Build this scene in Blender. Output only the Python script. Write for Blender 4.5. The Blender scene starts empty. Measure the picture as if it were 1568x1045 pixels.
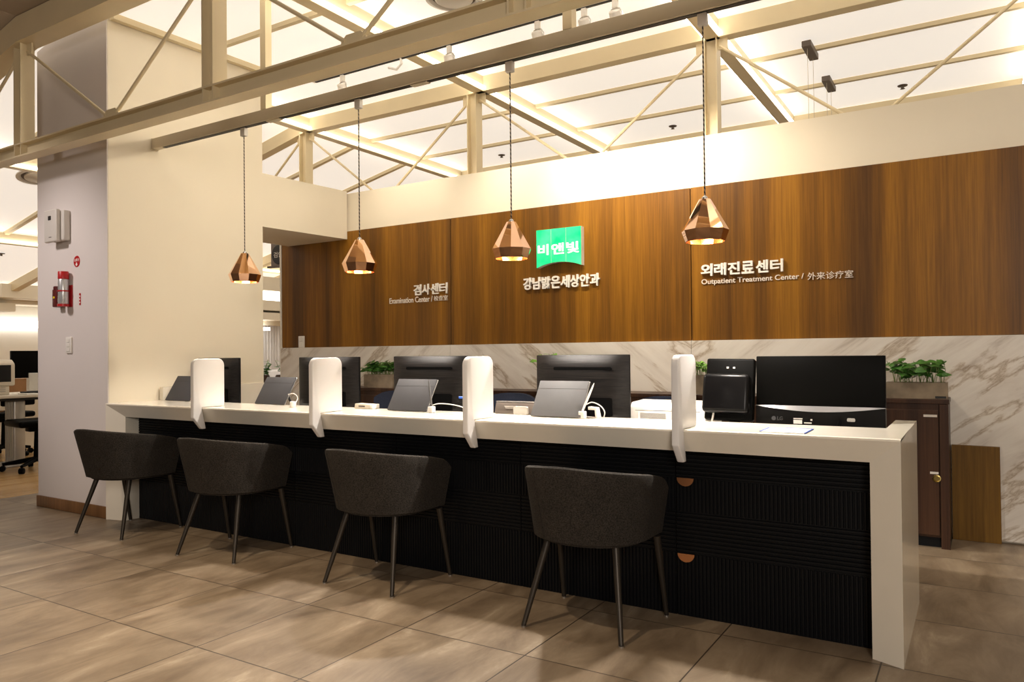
import bpy, bmesh, math, random
from mathutils import Vector, Matrix
random.seed(7)
SC = bpy.context.scene
COL = SC.collection
PI = math.pi
R = math.radians

# ------------------------------------------------------------------ camera
F_PX = 1153.83
cam_d = bpy.data.cameras.new('camera')
cam_d.sensor_width = 36.0
cam_d.lens = F_PX / 1568 * 36
cam_d.shift_y = (531.13 - 522.5) / 1568
cam_d.clip_start = 0.05
cam = bpy.data.objects.new('camera', cam_d)
COL.objects.link(cam)
yaw, pitch, roll = R(31.6787), R(0.5660), R(-0.5551)
fwd = Vector((-math.sin(yaw) * math.cos(pitch), math.cos(yaw) * math.cos(pitch), math.sin(pitch)))
r0 = Vector((math.cos(yaw), math.sin(yaw), 0))
u0 = r0.cross(fwd)
rt = r0 * math.cos(roll) + u0 * math.sin(roll)
up = -r0 * math.sin(roll) + u0 * math.cos(roll)
cam.matrix_world = Matrix(((rt.x, up.x, -fwd.x, 0), (rt.y, up.y, -fwd.y, 0), (rt.z, up.z, -fwd.z, 1.15), (0, 0, 0, 1)))
SC.camera = cam

# ------------------------------------------------------------------ world, exposure
SC.view_settings.view_transform = 'Standard'
SC.view_settings.look = 'None'
SC.view_settings.gamma = 1.0
SC.view_settings.exposure = 0.85
SC.view_settings.use_curve_mapping = False
W = bpy.data.worlds.new('world')
SC.world = W
W.use_nodes = True
W.node_tree.nodes['Background'].inputs[0].default_value = (1.0, 0.88, 0.78, 1)
W.node_tree.nodes['Background'].inputs[1].default_value = 0.085
try:
    SC.cycles.use_denoising = True
    SC.cycles.max_bounces = 8
    SC.cycles.diffuse_bounces = 4
    SC.cycles.sample_clamp_indirect = 6
except Exception:
    pass

CEIL_E = 0.36          # glow of the backlit ceiling membrane
LED_E = 5.0            # linear LED strips along the beams
WARM = (1.0, 0.80, 0.58)


def lamp(name, kind, loc, energy, color=WARM, target=None, size=0.05, angle=60, blend=0.5, label=None):
    d = bpy.data.lights.new(name, kind)
    d.energy = energy
    d.color = color
    if kind == 'SPOT':
        d.spot_size = R(angle)
        d.spot_blend = blend
    if kind in ('SPOT', 'POINT'):
        d.shadow_soft_size = size
    if kind == 'AREA':
        d.size = size
    o = bpy.data.objects.new(name, d)
    COL.objects.link(o)
    o.location = loc
    if target is not None:
        o.rotation_euler = (Vector(target) - Vector(loc)).to_track_quat('-Z', 'Y').to_euler()
    return o


# added cooler fill spot without a fitting, brightening the grey pillar
lamp('fill_spot', 'SPOT', (-6.25, 0.7, 3.35), 125, (1.0, 0.90, 0.86), (-5.8, 3.07, 1.55), 0.22, 46, 0.9)
# added warm fill spots without fittings, lighting the floor before the counter
for x, y, e in ((-4.6, 1.05, 63), (-3.2, 1.05, 93), (-2.0, 1.05, 99)):
    lamp('fill_spot', 'SPOT', (x, y, 3.6), e, (1.0, 0.80, 0.58), (x - 0.1, y + 0.75, 0), 0.06, 62, 0.7)

# added soft fill light behind the camera, to the right
lamp('fill_area', 'AREA', (1.6, -2.2, 2.3), 70, (1.0, 0.90, 0.80), (-3.2, 3.0, 2.0), 1.2)

# ------------------------------------------------------------------ materials
MATS = {}


def mat(name, col, rough=0.5, metal=0.0, emit=None, estr=0.0, var=0.06, scale=8.0, bump=0.0, bscale=60.0,
        trans=0.0, ior=1.45, spec=0.5, sheen=0.0, coat=0.0):
    if name in MATS:
        return MATS[name]
    m = bpy.data.materials.new(name)
    m.use_nodes = True
    nt = m.node_tree
    b = nt.nodes['Principled BSDF']
    b.inputs['Roughness'].default_value = rough
    b.inputs['Metallic'].default_value = metal
    b.inputs['IOR'].default_value = ior
    b.inputs['Specular IOR Level'].default_value = spec
    b.inputs['Transmission Weight'].default_value = trans
    b.inputs['Sheen Weight'].default_value = sheen
    b.inputs['Coat Weight'].default_value = coat
    tc = nt.nodes.new('ShaderNodeTexCoord')
    nz = nt.nodes.new('ShaderNodeTexNoise')
    nz.inputs['Scale'].default_value = scale
    nz.inputs['Detail'].default_value = 4
    nt.links.new(tc.outputs['Object'], nz.inputs['Vector'])
    rp = nt.nodes.new('ShaderNodeValToRGB')
    rp.color_ramp.elements[0].position = 0.3
    rp.color_ramp.elements[1].position = 0.7
    rp.color_ramp.elements[0].color = (*[c * (1 - var) for c in col], 1)
    rp.color_ramp.elements[1].color = (*[min(1, c * (1 + var)) for c in col], 1)
    nt.links.new(nz.outputs['Fac'], rp.inputs['Fac'])
    nt.links.new(rp.outputs['Color'], b.inputs['Base Color'])
    if emit is not None:
        b.inputs['Emission Color'].default_value = (*emit, 1)
        b.inputs['Emission Strength'].default_value = estr
    if bump > 0:
        n2 = nt.nodes.new('ShaderNodeTexNoise')
        n2.inputs['Scale'].default_value = bscale
        n2.inputs['Detail'].default_value = 3
        nt.links.new(tc.outputs['Object'], n2.inputs['Vector'])
        bp = nt.nodes.new('ShaderNodeBump')
        bp.inputs['Strength'].default_value = bump
        bp.inputs['Distance'].default_value = 0.004
        nt.links.new(n2.outputs['Fac'], bp.inputs['Height'])
        nt.links.new(bp.outputs['Normal'], b.inputs['Normal'])
    MATS[name] = m
    return m


def node(nt, kind, **kw):
    n = nt.nodes.new(kind)
    for k, v in kw.items():
        setattr(n, k, v)
    return n


def base_mat(name, rough=0.5):
    m = bpy.data.materials.new(name)
    m.use_nodes = True
    nt = m.node_tree
    b = nt.nodes['Principled BSDF']
    b.inputs['Roughness'].default_value = rough
    tc = nt.nodes.new('ShaderNodeTexCoord')
    MATS[name] = m
    return m, nt, b, tc


def ramp(nt, fac, stops):
    r = nt.nodes.new('ShaderNodeValToRGB')
    el = r.color_ramp.elements
    while len(el) < len(stops):
        el.new(0.5)
    for e, (p, c) in zip(el, stops):
        e.position = p
        e.color = (*c, 1)
    nt.links.new(fac, r.inputs['Fac'])
    return r.outputs['Color']


def mapping(nt, vec, loc=(0, 0, 0), rot=(0, 0, 0), scale=(1, 1, 1)):
    mp = nt.nodes.new('ShaderNodeMapping')
    mp.inputs['Location'].default_value = loc
    mp.inputs['Rotation'].default_value = rot
    mp.inputs['Scale'].default_value = scale
    nt.links.new(vec, mp.inputs['Vector'])
    return mp.outputs['Vector']


def noise(nt, vec, scale, detail=4, rough=0.55, dist=0.0):
    n = nt.nodes.new('ShaderNodeTexNoise')
    n.inputs['Scale'].default_value = scale
    n.inputs['Detail'].default_value = detail
    n.inputs['Roughness'].default_value = rough
    n.inputs['Distortion'].default_value = dist
    nt.links.new(vec, n.inputs['Vector'])
    return n.outputs['Fac']


def mix(nt, fac, a, b, mode='MIX'):
    m = nt.nodes.new('ShaderNodeMix')
    m.data_type = 'RGBA'
    m.blend_type = mode
    for sock, v in ((m.inputs['Factor'], fac), (m.inputs['A'], a), (m.inputs['B'], b)):
        if hasattr(v, 'links') or hasattr(v, 'is_linked'):
            nt.links.new(v, sock)
        elif isinstance(v, tuple):
            sock.default_value = (*v, 1)
        else:
            sock.default_value = v
    return m.outputs['Result']


# big format stone-look tiles, 0.584 m square in this scene's scale
def floor_material():
    m, nt, b, tc = base_mat('stone_tile', 0.36)
    o = tc.outputs['Object']
    br = nt.nodes.new('ShaderNodeTexBrick')
    br.offset = 0.0
    br.squash = 1.0
    br.inputs['Scale'].default_value = 1.0
    br.inputs['Brick Width'].default_value = 0.584
    br.inputs['Row Height'].default_value = 0.584
    br.inputs['Mortar Size'].default_value = 0.003
    br.inputs['Mortar Smooth'].default_value = 0.1
    br.inputs['Bias'].default_value = 0.0
    br.inputs['Color1'].default_value = (0, 0, 0, 1)
    br.inputs['Color2'].default_value = (1, 1, 1, 1)
    br.inputs['Mortar'].default_value = (0.5, 0.5, 0.5, 1)
    nt.links.new(mapping(nt, o, (3.235, -1.89 + 0.584 * 12, 0)), br.inputs['Vector'])
    # every tile gets its own stretch of veining
    sx = nt.nodes.new('ShaderNodeVectorMath')
    sx.operation = 'MULTIPLY_ADD'
    nt.links.new(br.outputs['Color'], sx.inputs[0])
    sx.inputs[1].default_value = (3.1, 5.7, 1.3)
    nt.links.new(o, sx.inputs[2])
    v = sx.outputs['Vector']
    streak = noise(nt, mapping(nt, v, rot=(0, 0, 0.2), scale=(2.6, 0.85, 1)), 2.3, 9, 0.66, 0.5)
    cloud = noise(nt, v, 2.2, 6, 0.6, 0.6)
    base = ramp(nt, streak, [(0.27, (0.125, 0.088, 0.055)), (0.46, (0.225, 0.170, 0.115)), (0.60, (0.30, 0.235, 0.165)), (0.78, (0.52, 0.44, 0.34))])
    tint = ramp(nt, cloud, [(0.3, (0.78, 0.75, 0.72)), (0.7, (1.10, 1.09, 1.06))])
    c = mix(nt, 1.0, base, tint, 'MULTIPLY')
    c = mix(nt, br.outputs['Fac'], c, (0.055, 0.038, 0.025))
    nt.links.new(c, b.inputs['Base Color'])
    rr = nt.nodes.new('ShaderNodeMapRange')
    rr.inputs['To Min'].default_value = 0.3
    rr.inputs['To Max'].default_value = 0.5
    nt.links.new(cloud, rr.inputs['Value'])
    nt.links.new(rr.outputs['Result'], b.inputs['Roughness'])
    bp = nt.nodes.new('ShaderNodeBump')
    bp.invert = True
    bp.inputs['Strength'].default_value = 0.4
    bp.inputs['Distance'].default_value = 0.003
    nt.links.new(br.outputs['Fac'], bp.inputs['Height'])
    nt.links.new(bp.outputs['Normal'], b.inputs['Normal'])
    return m


def wood_material(name, dark, mid, light, freq=1.0, rough=0.42, plank=None):
    m, nt, b, tc = base_mat(name, rough)
    o = tc.outputs['Object']
    b.inputs['Specular IOR Level'].default_value = 0.3
    # broad leaf-matched bands, wavering slightly down the height
    band = noise(nt, mapping(nt, o, scale=(4.4 * freq, 1, 0.10)), 1.0, 3, 0.5, 0.35)
    grain = noise(nt, mapping(nt, o, scale=(95 * freq, 60, 2.2)), 1.0, 6, 0.65, 0.3)
    fleck = noise(nt, mapping(nt, o, scale=(22 * freq, 10, 0.7)), 1.0, 5, 0.6, 0.8)
    c = ramp(nt, band, [(0.34, dark), (0.5, mid), (0.66, light)])
    g = ramp(nt, grain, [(0.3, (0.62, 0.58, 0.52)), (0.62, (1.12, 1.12, 1.12))])
    c = mix(nt, 0.75, c, g, 'MULTIPLY')
    f = ramp(nt, fleck, [(0.35, (0.62, 0.57, 0.5)), (0.55, (1.08, 1.06, 1.04))])
    c = mix(nt, 0.45, c, f, 'MULTIPLY')
    nt.links.new(c, b.inputs['Base Color'])
    return m


def marble_material():
    m, nt, b, tc = base_mat('veined_marble', 0.22)
    o = tc.outputs['Object']
    # book-matched slabs: the veining mirrors at every joint
    sp = nt.nodes.new('ShaderNodeSeparateXYZ')
    nt.links.new(o, sp.inputs[0])
    ad = nt.nodes.new('ShaderNodeMath')
    ad.operation = 'ADD'
    nt.links.new(sp.outputs['X'], ad.inputs[0])
    ad.inputs[1].default_value = -1.237 + 4.324
    pp = nt.nodes.new('ShaderNodeMath')
    pp.operation = 'PINGPONG'
    nt.links.new(ad.outputs[0], pp.inputs[0])
    pp.inputs[1].default_value = 2.162
    cb = nt.nodes.new('ShaderNodeCombineXYZ')
    nt.links.new(pp.outputs[0], cb.inputs['X'])
    nt.links.new(sp.outputs['Z'], cb.inputs['Z'])
    v = mapping(nt, mapping(nt, cb.outputs[0], rot=(0, R(36), 0)), loc=(3.1, 0, 1.7), scale=(0.42, 1, 2.2))
    n1 = noise(nt, v, 1.8, 9, 0.60, 0.35)
    sub = nt.nodes.new('ShaderNodeMath')
    sub.operation = 'SUBTRACT'
    nt.links.new(n1, sub.inputs[0])
    sub.inputs[1].default_value = 0.56
    ab = nt.nodes.new('ShaderNodeMath')
    ab.operation = 'ABSOLUTE'
    nt.links.new(sub.outputs[0], ab.inputs[0])
    vein = ramp(nt, ab.outputs[0], [(0.0, (0.50, 0.42, 0.34)), (0.006, (0.70, 0.63, 0.55)), (0.03, (1, 1, 1))])
    cl = noise(nt, v, 2.6, 7, 0.66, 0.5)
    base = ramp(nt, cl, [(0.30, (0.50, 0.44, 0.38)), (0.42, (0.72, 0.67, 0.61)), (0.55, (0.80, 0.76, 0.70))])
    nt.links.new(mix(nt, 0.85, base, vein, 'MULTIPLY'), b.inputs['Base Color'])
    return m


def parquet_material():
    m, nt, b, tc = base_mat('honey_parquet', 0.25)
    o = tc.outputs['Object']
    br = nt.nodes.new('ShaderNodeTexBrick')
    br.inputs['Scale'].default_value = 1.0
    br.inputs['Brick Width'].default_value = 0.9
    br.inputs['Row Height'].default_value = 0.09
    br.inputs['Mortar Size'].default_value = 0.0015
    br.inputs['Color1'].default_value = (0.50, 0.30, 0.12, 1)
    br.inputs['Color2'].default_value = (0.62, 0.40, 0.18, 1)
    br.inputs['Mortar'].default_value = (0.25, 0.14, 0.06, 1)
    nt.links.new(mapping(nt, o, rot=(0, 0, R(90))), br.inputs['Vector'])
    g = noise(nt, mapping(nt, o, scale=(40, 2, 1)), 1.0, 5)
    gr = ramp(nt, g, [(0.3, (0.8, 0.78, 0.72)), (0.7, (1.1, 1.08, 1.05))])
    nt.links.new(mix(nt, 0.7, br.outputs['Color'], gr, 'MULTIPLY'), b.inputs['Base Color'])
    return m


def fabric_material(name, c1, c2, scale=420):
    m, nt, b, tc = base_mat(name, 0.9)
    o = tc.outputs['Object']
    n = noise(nt, o, scale, 3, 0.7)
    big = noise(nt, o, 14, 4)
    c = ramp(nt, n, [(0.35, c1), (0.65, c2)])
    t = ramp(nt, big, [(0.3, (0.85, 0.85, 0.85)), (0.7, (1.1, 1.1, 1.1))])
    nt.links.new(mix(nt, 1.0, c, t, 'MULTIPLY'), b.inputs['Base Color'])
    b.inputs['Specular IOR Level'].default_value = 0.25
    bp = nt.nodes.new('ShaderNodeBump')
    bp.inputs['Strength'].default_value = 0.5
    bp.inputs['Distance'].default_value = 0.002
    nt.links.new(n, bp.inputs['Height'])
    nt.links.new(bp.outputs['Normal'], b.inputs['Normal'])
    return m


def brushed_material(name, c1, c2, rough=0.34):
    m, nt, b, tc = base_mat(name, rough)
    b.inputs['Specular IOR Level'].default_value = 0.16
    n = noise(nt, mapping(nt, tc.outputs['Object'], scale=(3.5, 40, 190)), 1.0, 4, 0.7, 0.5)
    nt.links.new(ramp(nt, n, [(0.35, c1), (0.65, c2)]), b.inputs['Base Color'])
    bp = nt.nodes.new('ShaderNodeBump')
    bp.inputs['Strength'].default_value = 0.35
    bp.inputs['Distance'].default_value = 0.003
    nt.links.new(n, bp.inputs['Height'])
    nt.links.new(bp.outputs['Normal'], b.inputs['Normal'])
    return m


def cord_material():
    m, nt, b, tc = base_mat('twisted_cord', 0.8)
    w = nt.nodes.new('ShaderNodeTexWave')
    w.wave_type = 'BANDS'
    w.bands_direction = 'DIAGONAL'
    w.inputs['Scale'].default_value = 28
    nt.links.new(tc.outputs['Object'], w.inputs['Vector'])
    nt.links.new(ramp(nt, w.outputs['Fac'], [(0.45, (0.015, 0.012, 0.010)), (0.62, (0.30, 0.24, 0.18))]), b.inputs['Base Color'])
    return m


def panel_material():
    m, nt, b, tc = base_mat('backlit_green', 0.3)
    n = noise(nt, tc.outputs['Object'], 7, 3)
    c = ramp(nt, n, [(0.35, (0.0, 0.42, 0.13)), (0.68, (0.045, 0.50, 0.20))])
    nt.links.new(c, b.inputs['Base Color'])
    nt.links.new(c, b.inputs['Emission Color'])
    b.inputs['Emission Strength'].default_value = 0.85
    return m


M_FLOOR = floor_material()
M_PARQ = parquet_material()
M_WOOD = wood_material('walnut_veneer', (0.098, 0.042, 0.007), (0.190, 0.080, 0.007), (0.285, 0.126, 0.010))
M_DWOOD = wood_material('dark_walnut', (0.030, 0.013, 0.007), (0.055, 0.024, 0.012), (0.085, 0.040, 0.02), 2.0, 0.4)
M_BOARD = wood_material('yellow_veneer', (0.15, 0.075, 0.008), (0.19, 0.095, 0.010), (0.22, 0.115, 0.014), 0.6, 0.5)
M_BASE = wood_material('skirting_wood', (0.16, 0.08, 0.03), (0.2, 0.1, 0.04), (0.24, 0.12, 0.05), 1.0, 0.45)
M_MARBLE = marble_material()
M_CREAM = mat('cream_paint', (0.80, 0.725, 0.585), 0.7, var=0.02, scale=2)
M_PILLAR = mat('pale_grey_paint', (0.72, 0.66, 0.63), 0.75, var=0.02, scale=2)
M_WHITEWALL = mat('off_white_paint', (0.82, 0.78, 0.70), 0.7, var=0.02, scale=2)
M_STEEL = mat('cream_steel', (0.74, 0.62, 0.40), 0.42, var=0.03, scale=4)
M_RAIL = mat('rail_aluminium', (0.60, 0.52, 0.38), 0.4, metal=0.0, var=0.04, scale=4)
M_TRACK = mat('track_black', (0.02, 0.018, 0.016), 0.5)
M_CEIL = mat('stretch_ceiling', (0.80, 0.77, 0.72), 0.6, emit=(1.0, 0.935, 0.85), estr=CEIL_E, var=0.01, scale=1)
M_FRONTCEIL = mat('taupe_ceiling_paint', (0.45, 0.38, 0.30), 0.8, var=0.02, scale=1)
M_LED = mat('led_strip', (1, 1, 1), 0.5, emit=(1.0, 0.95, 0.87), estr=LED_E, var=0)
M_LEDWHITE = mat('white_light_panel', (1, 1, 1), 0.5, emit=(1.0, 0.96, 0.90), estr=2.2, var=0)
M_STONE = mat('white_solid_surface', (0.84, 0.78, 0.665), 0.16, var=0.02, scale=6, coat=0.2)
M_DIV = mat('white_acrylic', (0.90, 0.87, 0.84), 0.3, var=0.01, scale=5)
M_FROST = mat('frosted_acrylic', (0.93, 0.91, 0.90), 0.22, var=0.01, scale=5, trans=0.12, ior=1.2)
M_BLACK = mat('black_laminate', (0.0034, 0.0038, 0.0048), 0.45, var=0.1, scale=6, spec=0.25)
M_COPPER = mat('polished_copper', (0.96, 0.60, 0.38), 0.03, metal=1.0, var=0.03, scale=14)
M_COPPERIN = mat('copper_lining', (0.95, 0.50, 0.28), 0.22, metal=1.0, var=0.03, scale=14)
M_BRONZE = mat('copper_pull', (0.72, 0.33, 0.15), 0.3, metal=0.9, var=0.05)
M_BULB = mat('bulb_glow', (1, 1, 1), 0.4, emit=(1.0, 0.80, 0.52), estr=14.0, var=0)
M_CORD = cord_material()
M_FABRIC = fabric_material('charcoal_weave', (0.010, 0.008, 0.0065), (0.046, 0.039, 0.032), 190)
M_NAVY = fabric_material('navy_mesh', (0.012, 0.016, 0.030), (0.030, 0.036, 0.060), 300)
M_LEG = mat('bronze_grey_metal', (0.050, 0.042, 0.034), 0.42, metal=0.6, var=0.05)
M_GLIDE = mat('steel_glide', (0.5, 0.48, 0.45), 0.3, metal=0.9)
M_BPLAST = mat('black_plastic', (0.0018, 0.0016, 0.0013), 0.5, spec=0.06, var=0.08, bump=0.08, bscale=240)
M_GLOSS = mat('gloss_black_plastic', (0.0028, 0.0025, 0.0026), 0.28, spec=0.22, var=0.05)
M_BRUSH = brushed_material('brushed_black_shell', (0.0022, 0.0018, 0.0016), (0.013, 0.0105, 0.009), 0.42)
M_VOID = mat('vent_black', (0.0015, 0.0014, 0.0013), 0.8, spec=0.05)
M_SCREEN = mat('dark_screen', (0.006, 0.006, 0.007), 0.12, var=0.02)
M_GREYPL = mat('grey_plastic', (0.095, 0.092, 0.092), 0.6, spec=0.2, var=0.05, bump=0.05, bscale=300)
M_DGREYPL = mat('dark_grey_plastic', (0.052, 0.050, 0.052), 0.6, spec=0.2, var=0.05)
M_SILVER = mat('silver_edge', (0.75, 0.74, 0.72), 0.25, metal=0.8)
M_LIP = mat('satin_grey_lip', (0.30, 0.29, 0.29), 0.35, metal=0.5)
M_WHITEPL = mat('white_plastic', (0.82, 0.78, 0.72), 0.4, var=0.02)
M_GREYWHITE = mat('greyish_plastic', (0.62, 0.58, 0.53), 0.4, var=0.02)
M_TAUPE = mat('taupe_metal', (0.20, 0.165, 0.14), 0.35, metal=0.5)
M_CONC = mat('weathered_planter_board', (0.27, 0.215, 0.15), 0.8, var=0.35, scale=9, bump=0.3, bscale=30)
M_LEAF = mat('pothos_leaf', (0.045, 0.145, 0.020), 0.35, var=0.55, scale=22)
M_LEAFB = mat('bright_leaf', (0.16, 0.36, 0.05), 0.35, var=0.5, scale=30)
M_STEM = mat('plant_stem', (0.16, 0.22, 0.06), 0.6, var=0.3)
M_SOIL = mat('dark_soil', (0.02, 0.014, 0.009), 0.95, var=0.3, scale=60)
M_LETTER = mat('white_letter', (0.90, 0.86, 0.80), 0.4, var=0.01)
M_VINYL = mat('cream_vinyl_letter', (0.82, 0.74, 0.66), 0.5, var=0.01)
M_GREEN = panel_material()
M_GLOWLET = mat('lit_letter', (1, 1, 0.9), 0.4, emit=(0.80, 1.0, 0.62), estr=0.62, var=0)
M_REDP = mat('red_plastic', (0.45, 0.012, 0.015), 0.35, var=0.05)
M_DRED = mat('dark_red_plastic', (0.10, 0.010, 0.010), 0.4, var=0.08)
M_YEL = mat('yellow_label', (0.75, 0.55, 0.02), 0.5)
M_ORANGE = mat('orange_print', (0.75, 0.20, 0.03), 0.5)
M_CAN = mat('silver_can', (0.60, 0.60, 0.60), 0.3, metal=0.6, var=0.1, scale=20)
M_BRASS = mat('brass_ring', (0.55, 0.42, 0.15), 0.25, metal=1.0)
M_PAPER = mat('paper_label', (0.72, 0.68, 0.62), 0.7, var=0.02)
M_INK = mat('grey_ink', (0.12, 0.10, 0.09), 0.7)
M_BLUE = mat('blue_edge', (0.04, 0.12, 0.50), 0.4)
M_BEIGE = mat('beige_plastic', (0.62, 0.55, 0.44), 0.45, var=0.03)
M_CREMELEG = mat('satin_aluminium', (0.50, 0.47, 0.42), 0.35, metal=0.5)
M_CURT = mat('white_sheer', (0.85, 0.84, 0.84), 0.9, var=0.03)
M_WIRE = mat('thin_wire', (0.45, 0.40, 0.33), 0.4, metal=0.5)
M_BROWNWD = mat('brown_wood', (0.30, 0.15, 0.06), 0.5, var=0.15)
M_GUNMETAL = mat('clamp_grey', (0.13, 0.10, 0.08), 0.5)


# ------------------------------------------------------------------ mesh helpers
def BM():
    return bmesh.new()


def box(bm, x0, x1, y0, y1, z0, z1, bev=0.0, seg=2):
    b = bm if bev == 0 else bmesh.new()
    v = [b.verts.new((x, y, z)) for x in (x0, x1) for y in (y0, y1) for z in (z0, z1)]
    for f in ((0, 1, 3, 2), (4, 6, 7, 5), (0, 4, 5, 1), (2, 3, 7, 6), (0, 2, 6, 4), (1, 5, 7, 3)):
        b.faces.new([v[i] for i in f])
    if bev > 0:
        bmesh.ops.bevel(b, geom=list(b.edges), offset=bev, segments=seg, profile=0.5, affect='EDGES', clamp_overlap=True)
        merge(bm, b)
    return bm


def merge(bm, b):
    me = bpy.data.meshes.new('tmp')
    b.to_mesh(me)
    b.free()
    bm.from_mesh(me)
    bpy.data.meshes.remove(me)


def xbox(bm, mtx, hx, hy, hz, bev=0.0, seg=2):
    """box of half sizes hx,hy,hz placed by a matrix"""
    b = bmesh.new()
    box(b, -hx, hx, -hy, hy, -hz, hz, bev, seg)
    b.transform(mtx)
    merge(bm, b)
    return bm


def bar(bm, a, b_, w, h=None, upv=(0, 0, 1)):
    """rectangular bar from a to b_, w across, h along upv"""
    a, b_ = Vector(a), Vector(b_)
    h = w if h is None else h
    d = (b_ - a)
    L = d.length
    d.normalize()
    u = Vector(upv)
    if abs(d.dot(u)) > 0.98:
        u = Vector((0, 1, 0))
    s = d.cross(u).normalized()
    u = s.cross(d)
    m = Matrix(((d.x, s.x, u.x, 0), (d.y, s.y, u.y, 0), (d.z, s.z, u.z, 0), (0, 0, 0, 1)))
    m.translation = (a + b_) / 2
    return xbox(bm, m, L / 2, w / 2, h / 2)


def hbeam(bm, a, b_, w=0.1, h=0.1, t=0.009, flange=(0, 0, 1)):
    """H section from a to b_; flanges face +-flange"""
    fl = Vector(flange)
    a, b_ = Vector(a), Vector(b_)
    for s in (-1, 1):
        o = fl * (s * (h / 2 - t / 2))
        bar(bm, a + o, b_ + o, w, t, fl)
    bar(bm, a, b_, t, h - 2 * t, fl)
    return bm


def tube(bm, pts, r, seg=8, cap=True):
    pts = [Vector(p) for p in pts]
    n = len(pts)
    rr = r if isinstance(r, (list, tuple)) else [r] * n
    rings = []
    prev = None
    for i, p in enumerate(pts):
        d = (pts[min(i + 1, n - 1)] - pts[max(i - 1, 0)]).normalized()
        if prev is None:
            u = Vector((0, 0, 1)) if abs(d.z) < 0.9 else Vector((1, 0, 0))
        else:
            u = prev
        s = d.cross(u).normalized()
        u = s.cross(d).normalized()
        prev = u
        rings.append([bm.verts.new(p + (s * math.cos(2 * PI * k / seg) + u * math.sin(2 * PI * k / seg)) * rr[i]) for k in range(seg)])
    for i in range(n - 1):
        for k in range(seg):
            bm.faces.new((rings[i][k], rings[i][(k + 1) % seg], rings[i + 1][(k + 1) % seg], rings[i + 1][k]))
    if cap:
        bm.faces.new(rings[0][::-1])
        bm.faces.new(rings[-1])
    return bm


def lathe(bm, prof, seg=24, c=(0, 0, 0), cap=False, mtx=None, phase=0.0):
    rings = []
    for r, z in prof:
        ring = []
        for k in range(seg):
            a = 2 * PI * k / seg + phase
            p = Vector((c[0] + r * math.cos(a), c[1] + r * math.sin(a), c[2] + z))
            ring.append(bm.verts.new(mtx @ p if mtx else p))
        rings.append(ring)
    for i in range(len(prof) - 1):
        for k in range(seg):
            bm.faces.new((rings[i][k], rings[i][(k + 1) % seg], rings[i + 1][(k + 1) % seg], rings[i + 1][k]))
    if cap:
        bm.faces.new(rings[0][::-1])
        bm.faces.new(rings[-1])
    return bm


def prism(bm, poly, axis, a, b_, bev=0.0, seg=2):
    """extrude a 2D polygon along axis ('x': poly is (y,z); 'y': (x,z); 'z': (x,y)) from a to b_"""
    t = bmesh.new()
    def P(p, s):
        return (s, p[0], p[1]) if axis == 'x' else (p[0], s, p[1]) if axis == 'y' else (p[0], p[1], s)
    v0 = [t.verts.new(P(p, a)) for p in poly]
    v1 = [t.verts.new(P(p, b_)) for p in poly]
    t.faces.new(v0[::-1])
    t.faces.new(v1)
    n = len(poly)
    for i in range(n):
        t.faces.new((v0[i], v0[(i + 1) % n], v1[(i + 1) % n], v1[i]))
    bmesh.ops.recalc_face_normals(t, faces=list(t.faces))
    if bev > 0:
        bmesh.ops.bevel(t, geom=list(t.edges), offset=bev, segments=seg, profile=0.5, affect='EDGES', clamp_overlap=True)
    merge(bm, t)
    return bm


def rrect(cx, cy, hx, hy, r, seg=5):
    out = []
    for sx, sy, a0 in ((1, 1, 0), (-1, 1, 90), (-1, -1, 180), (1, -1, 270)):
        for k in range(seg + 1):
            a = R(a0 + 90 * k / seg)
            out.append((cx + sx * (hx - r) + r * math.cos(a), cy + sy * (hy - r) + r * math.sin(a)))
    return out


def quad(bm, *p):
    bm.faces.new([bm.verts.new(q) for q in p])
    return bm


def obj(name, bm, m, parent=None, world=True, smooth=True, fix=True, kind=None, label=None, origin=True):
    """link bm as ONE mesh object. world=True: bm is in world coordinates (shifted under its parent)."""
    if fix:
        bmesh.ops.recalc_face_normals(bm, faces=list(bm.faces))
    me = bpy.data.meshes.new(name)
    off = Vector((0, 0, 0))
    if parent is not None and world:
        off = wloc(parent)
    elif parent is None and kind != 'structure' and origin:
        xs = [v.co for v in bm.verts]
        off = Vector((sum(v.x for v in xs) / len(xs), sum(v.y for v in xs) / len(xs), min(v.z for v in xs)))
    if off.length > 0:
        bm.transform(Matrix.Translation(-off))
    bm.to_mesh(me)
    bm.free()
    if smooth:
        me.polygons.foreach_set('use_smooth', [True] * len(me.polygons))
        try:
            me.set_sharp_from_angle(angle=R(32))
        except Exception:
            pass
    o = bpy.data.objects.new(name, me)
    COL.objects.link(o)
    for q in (m if isinstance(m, (list, tuple)) else [m]):
        me.materials.append(q)
    if parent is not None:
        o.parent = parent
    else:
        o.location = off
    if kind:
        o['kind'] = kind
    if label:
        o['label'] = label
    return o


def wloc(o):
    v = Vector(o.location)
    while o.parent is not None:
        o = o.parent
        v += Vector(o.location)
    return v


def thing(name, label, cat, loc=(0, 0, 0), rotz=0.0, group=None):
    o = bpy.data.objects.new(name, None)
    o.empty_display_size = 0.1
    COL.objects.link(o)
    o.location = loc
    o.rotation_euler = (0, 0, rotz)
    tag(o, label, cat, group)
    return o


def tag(o, label, cat, group=None):
    o['label'] = label
    o['category'] = cat
    if group:
        o['group'] = group
    return o


def dup(root, loc, rotz=None, label=None, group=None):
    r = root.copy()
    COL.objects.link(r)
    r.location = loc
    if rotz is not None:
        r.rotation_euler = (0, 0, rotz)
    if label:
        r['label'] = label
    if group:
        r['group'] = group
    for ch in list(root.children):
        c = ch.copy()
        COL.objects.link(c)
        c.parent = r
        for g in list(ch.children):
            d = g.copy()
            COL.objects.link(d)
            d.parent = c
    return r


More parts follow.
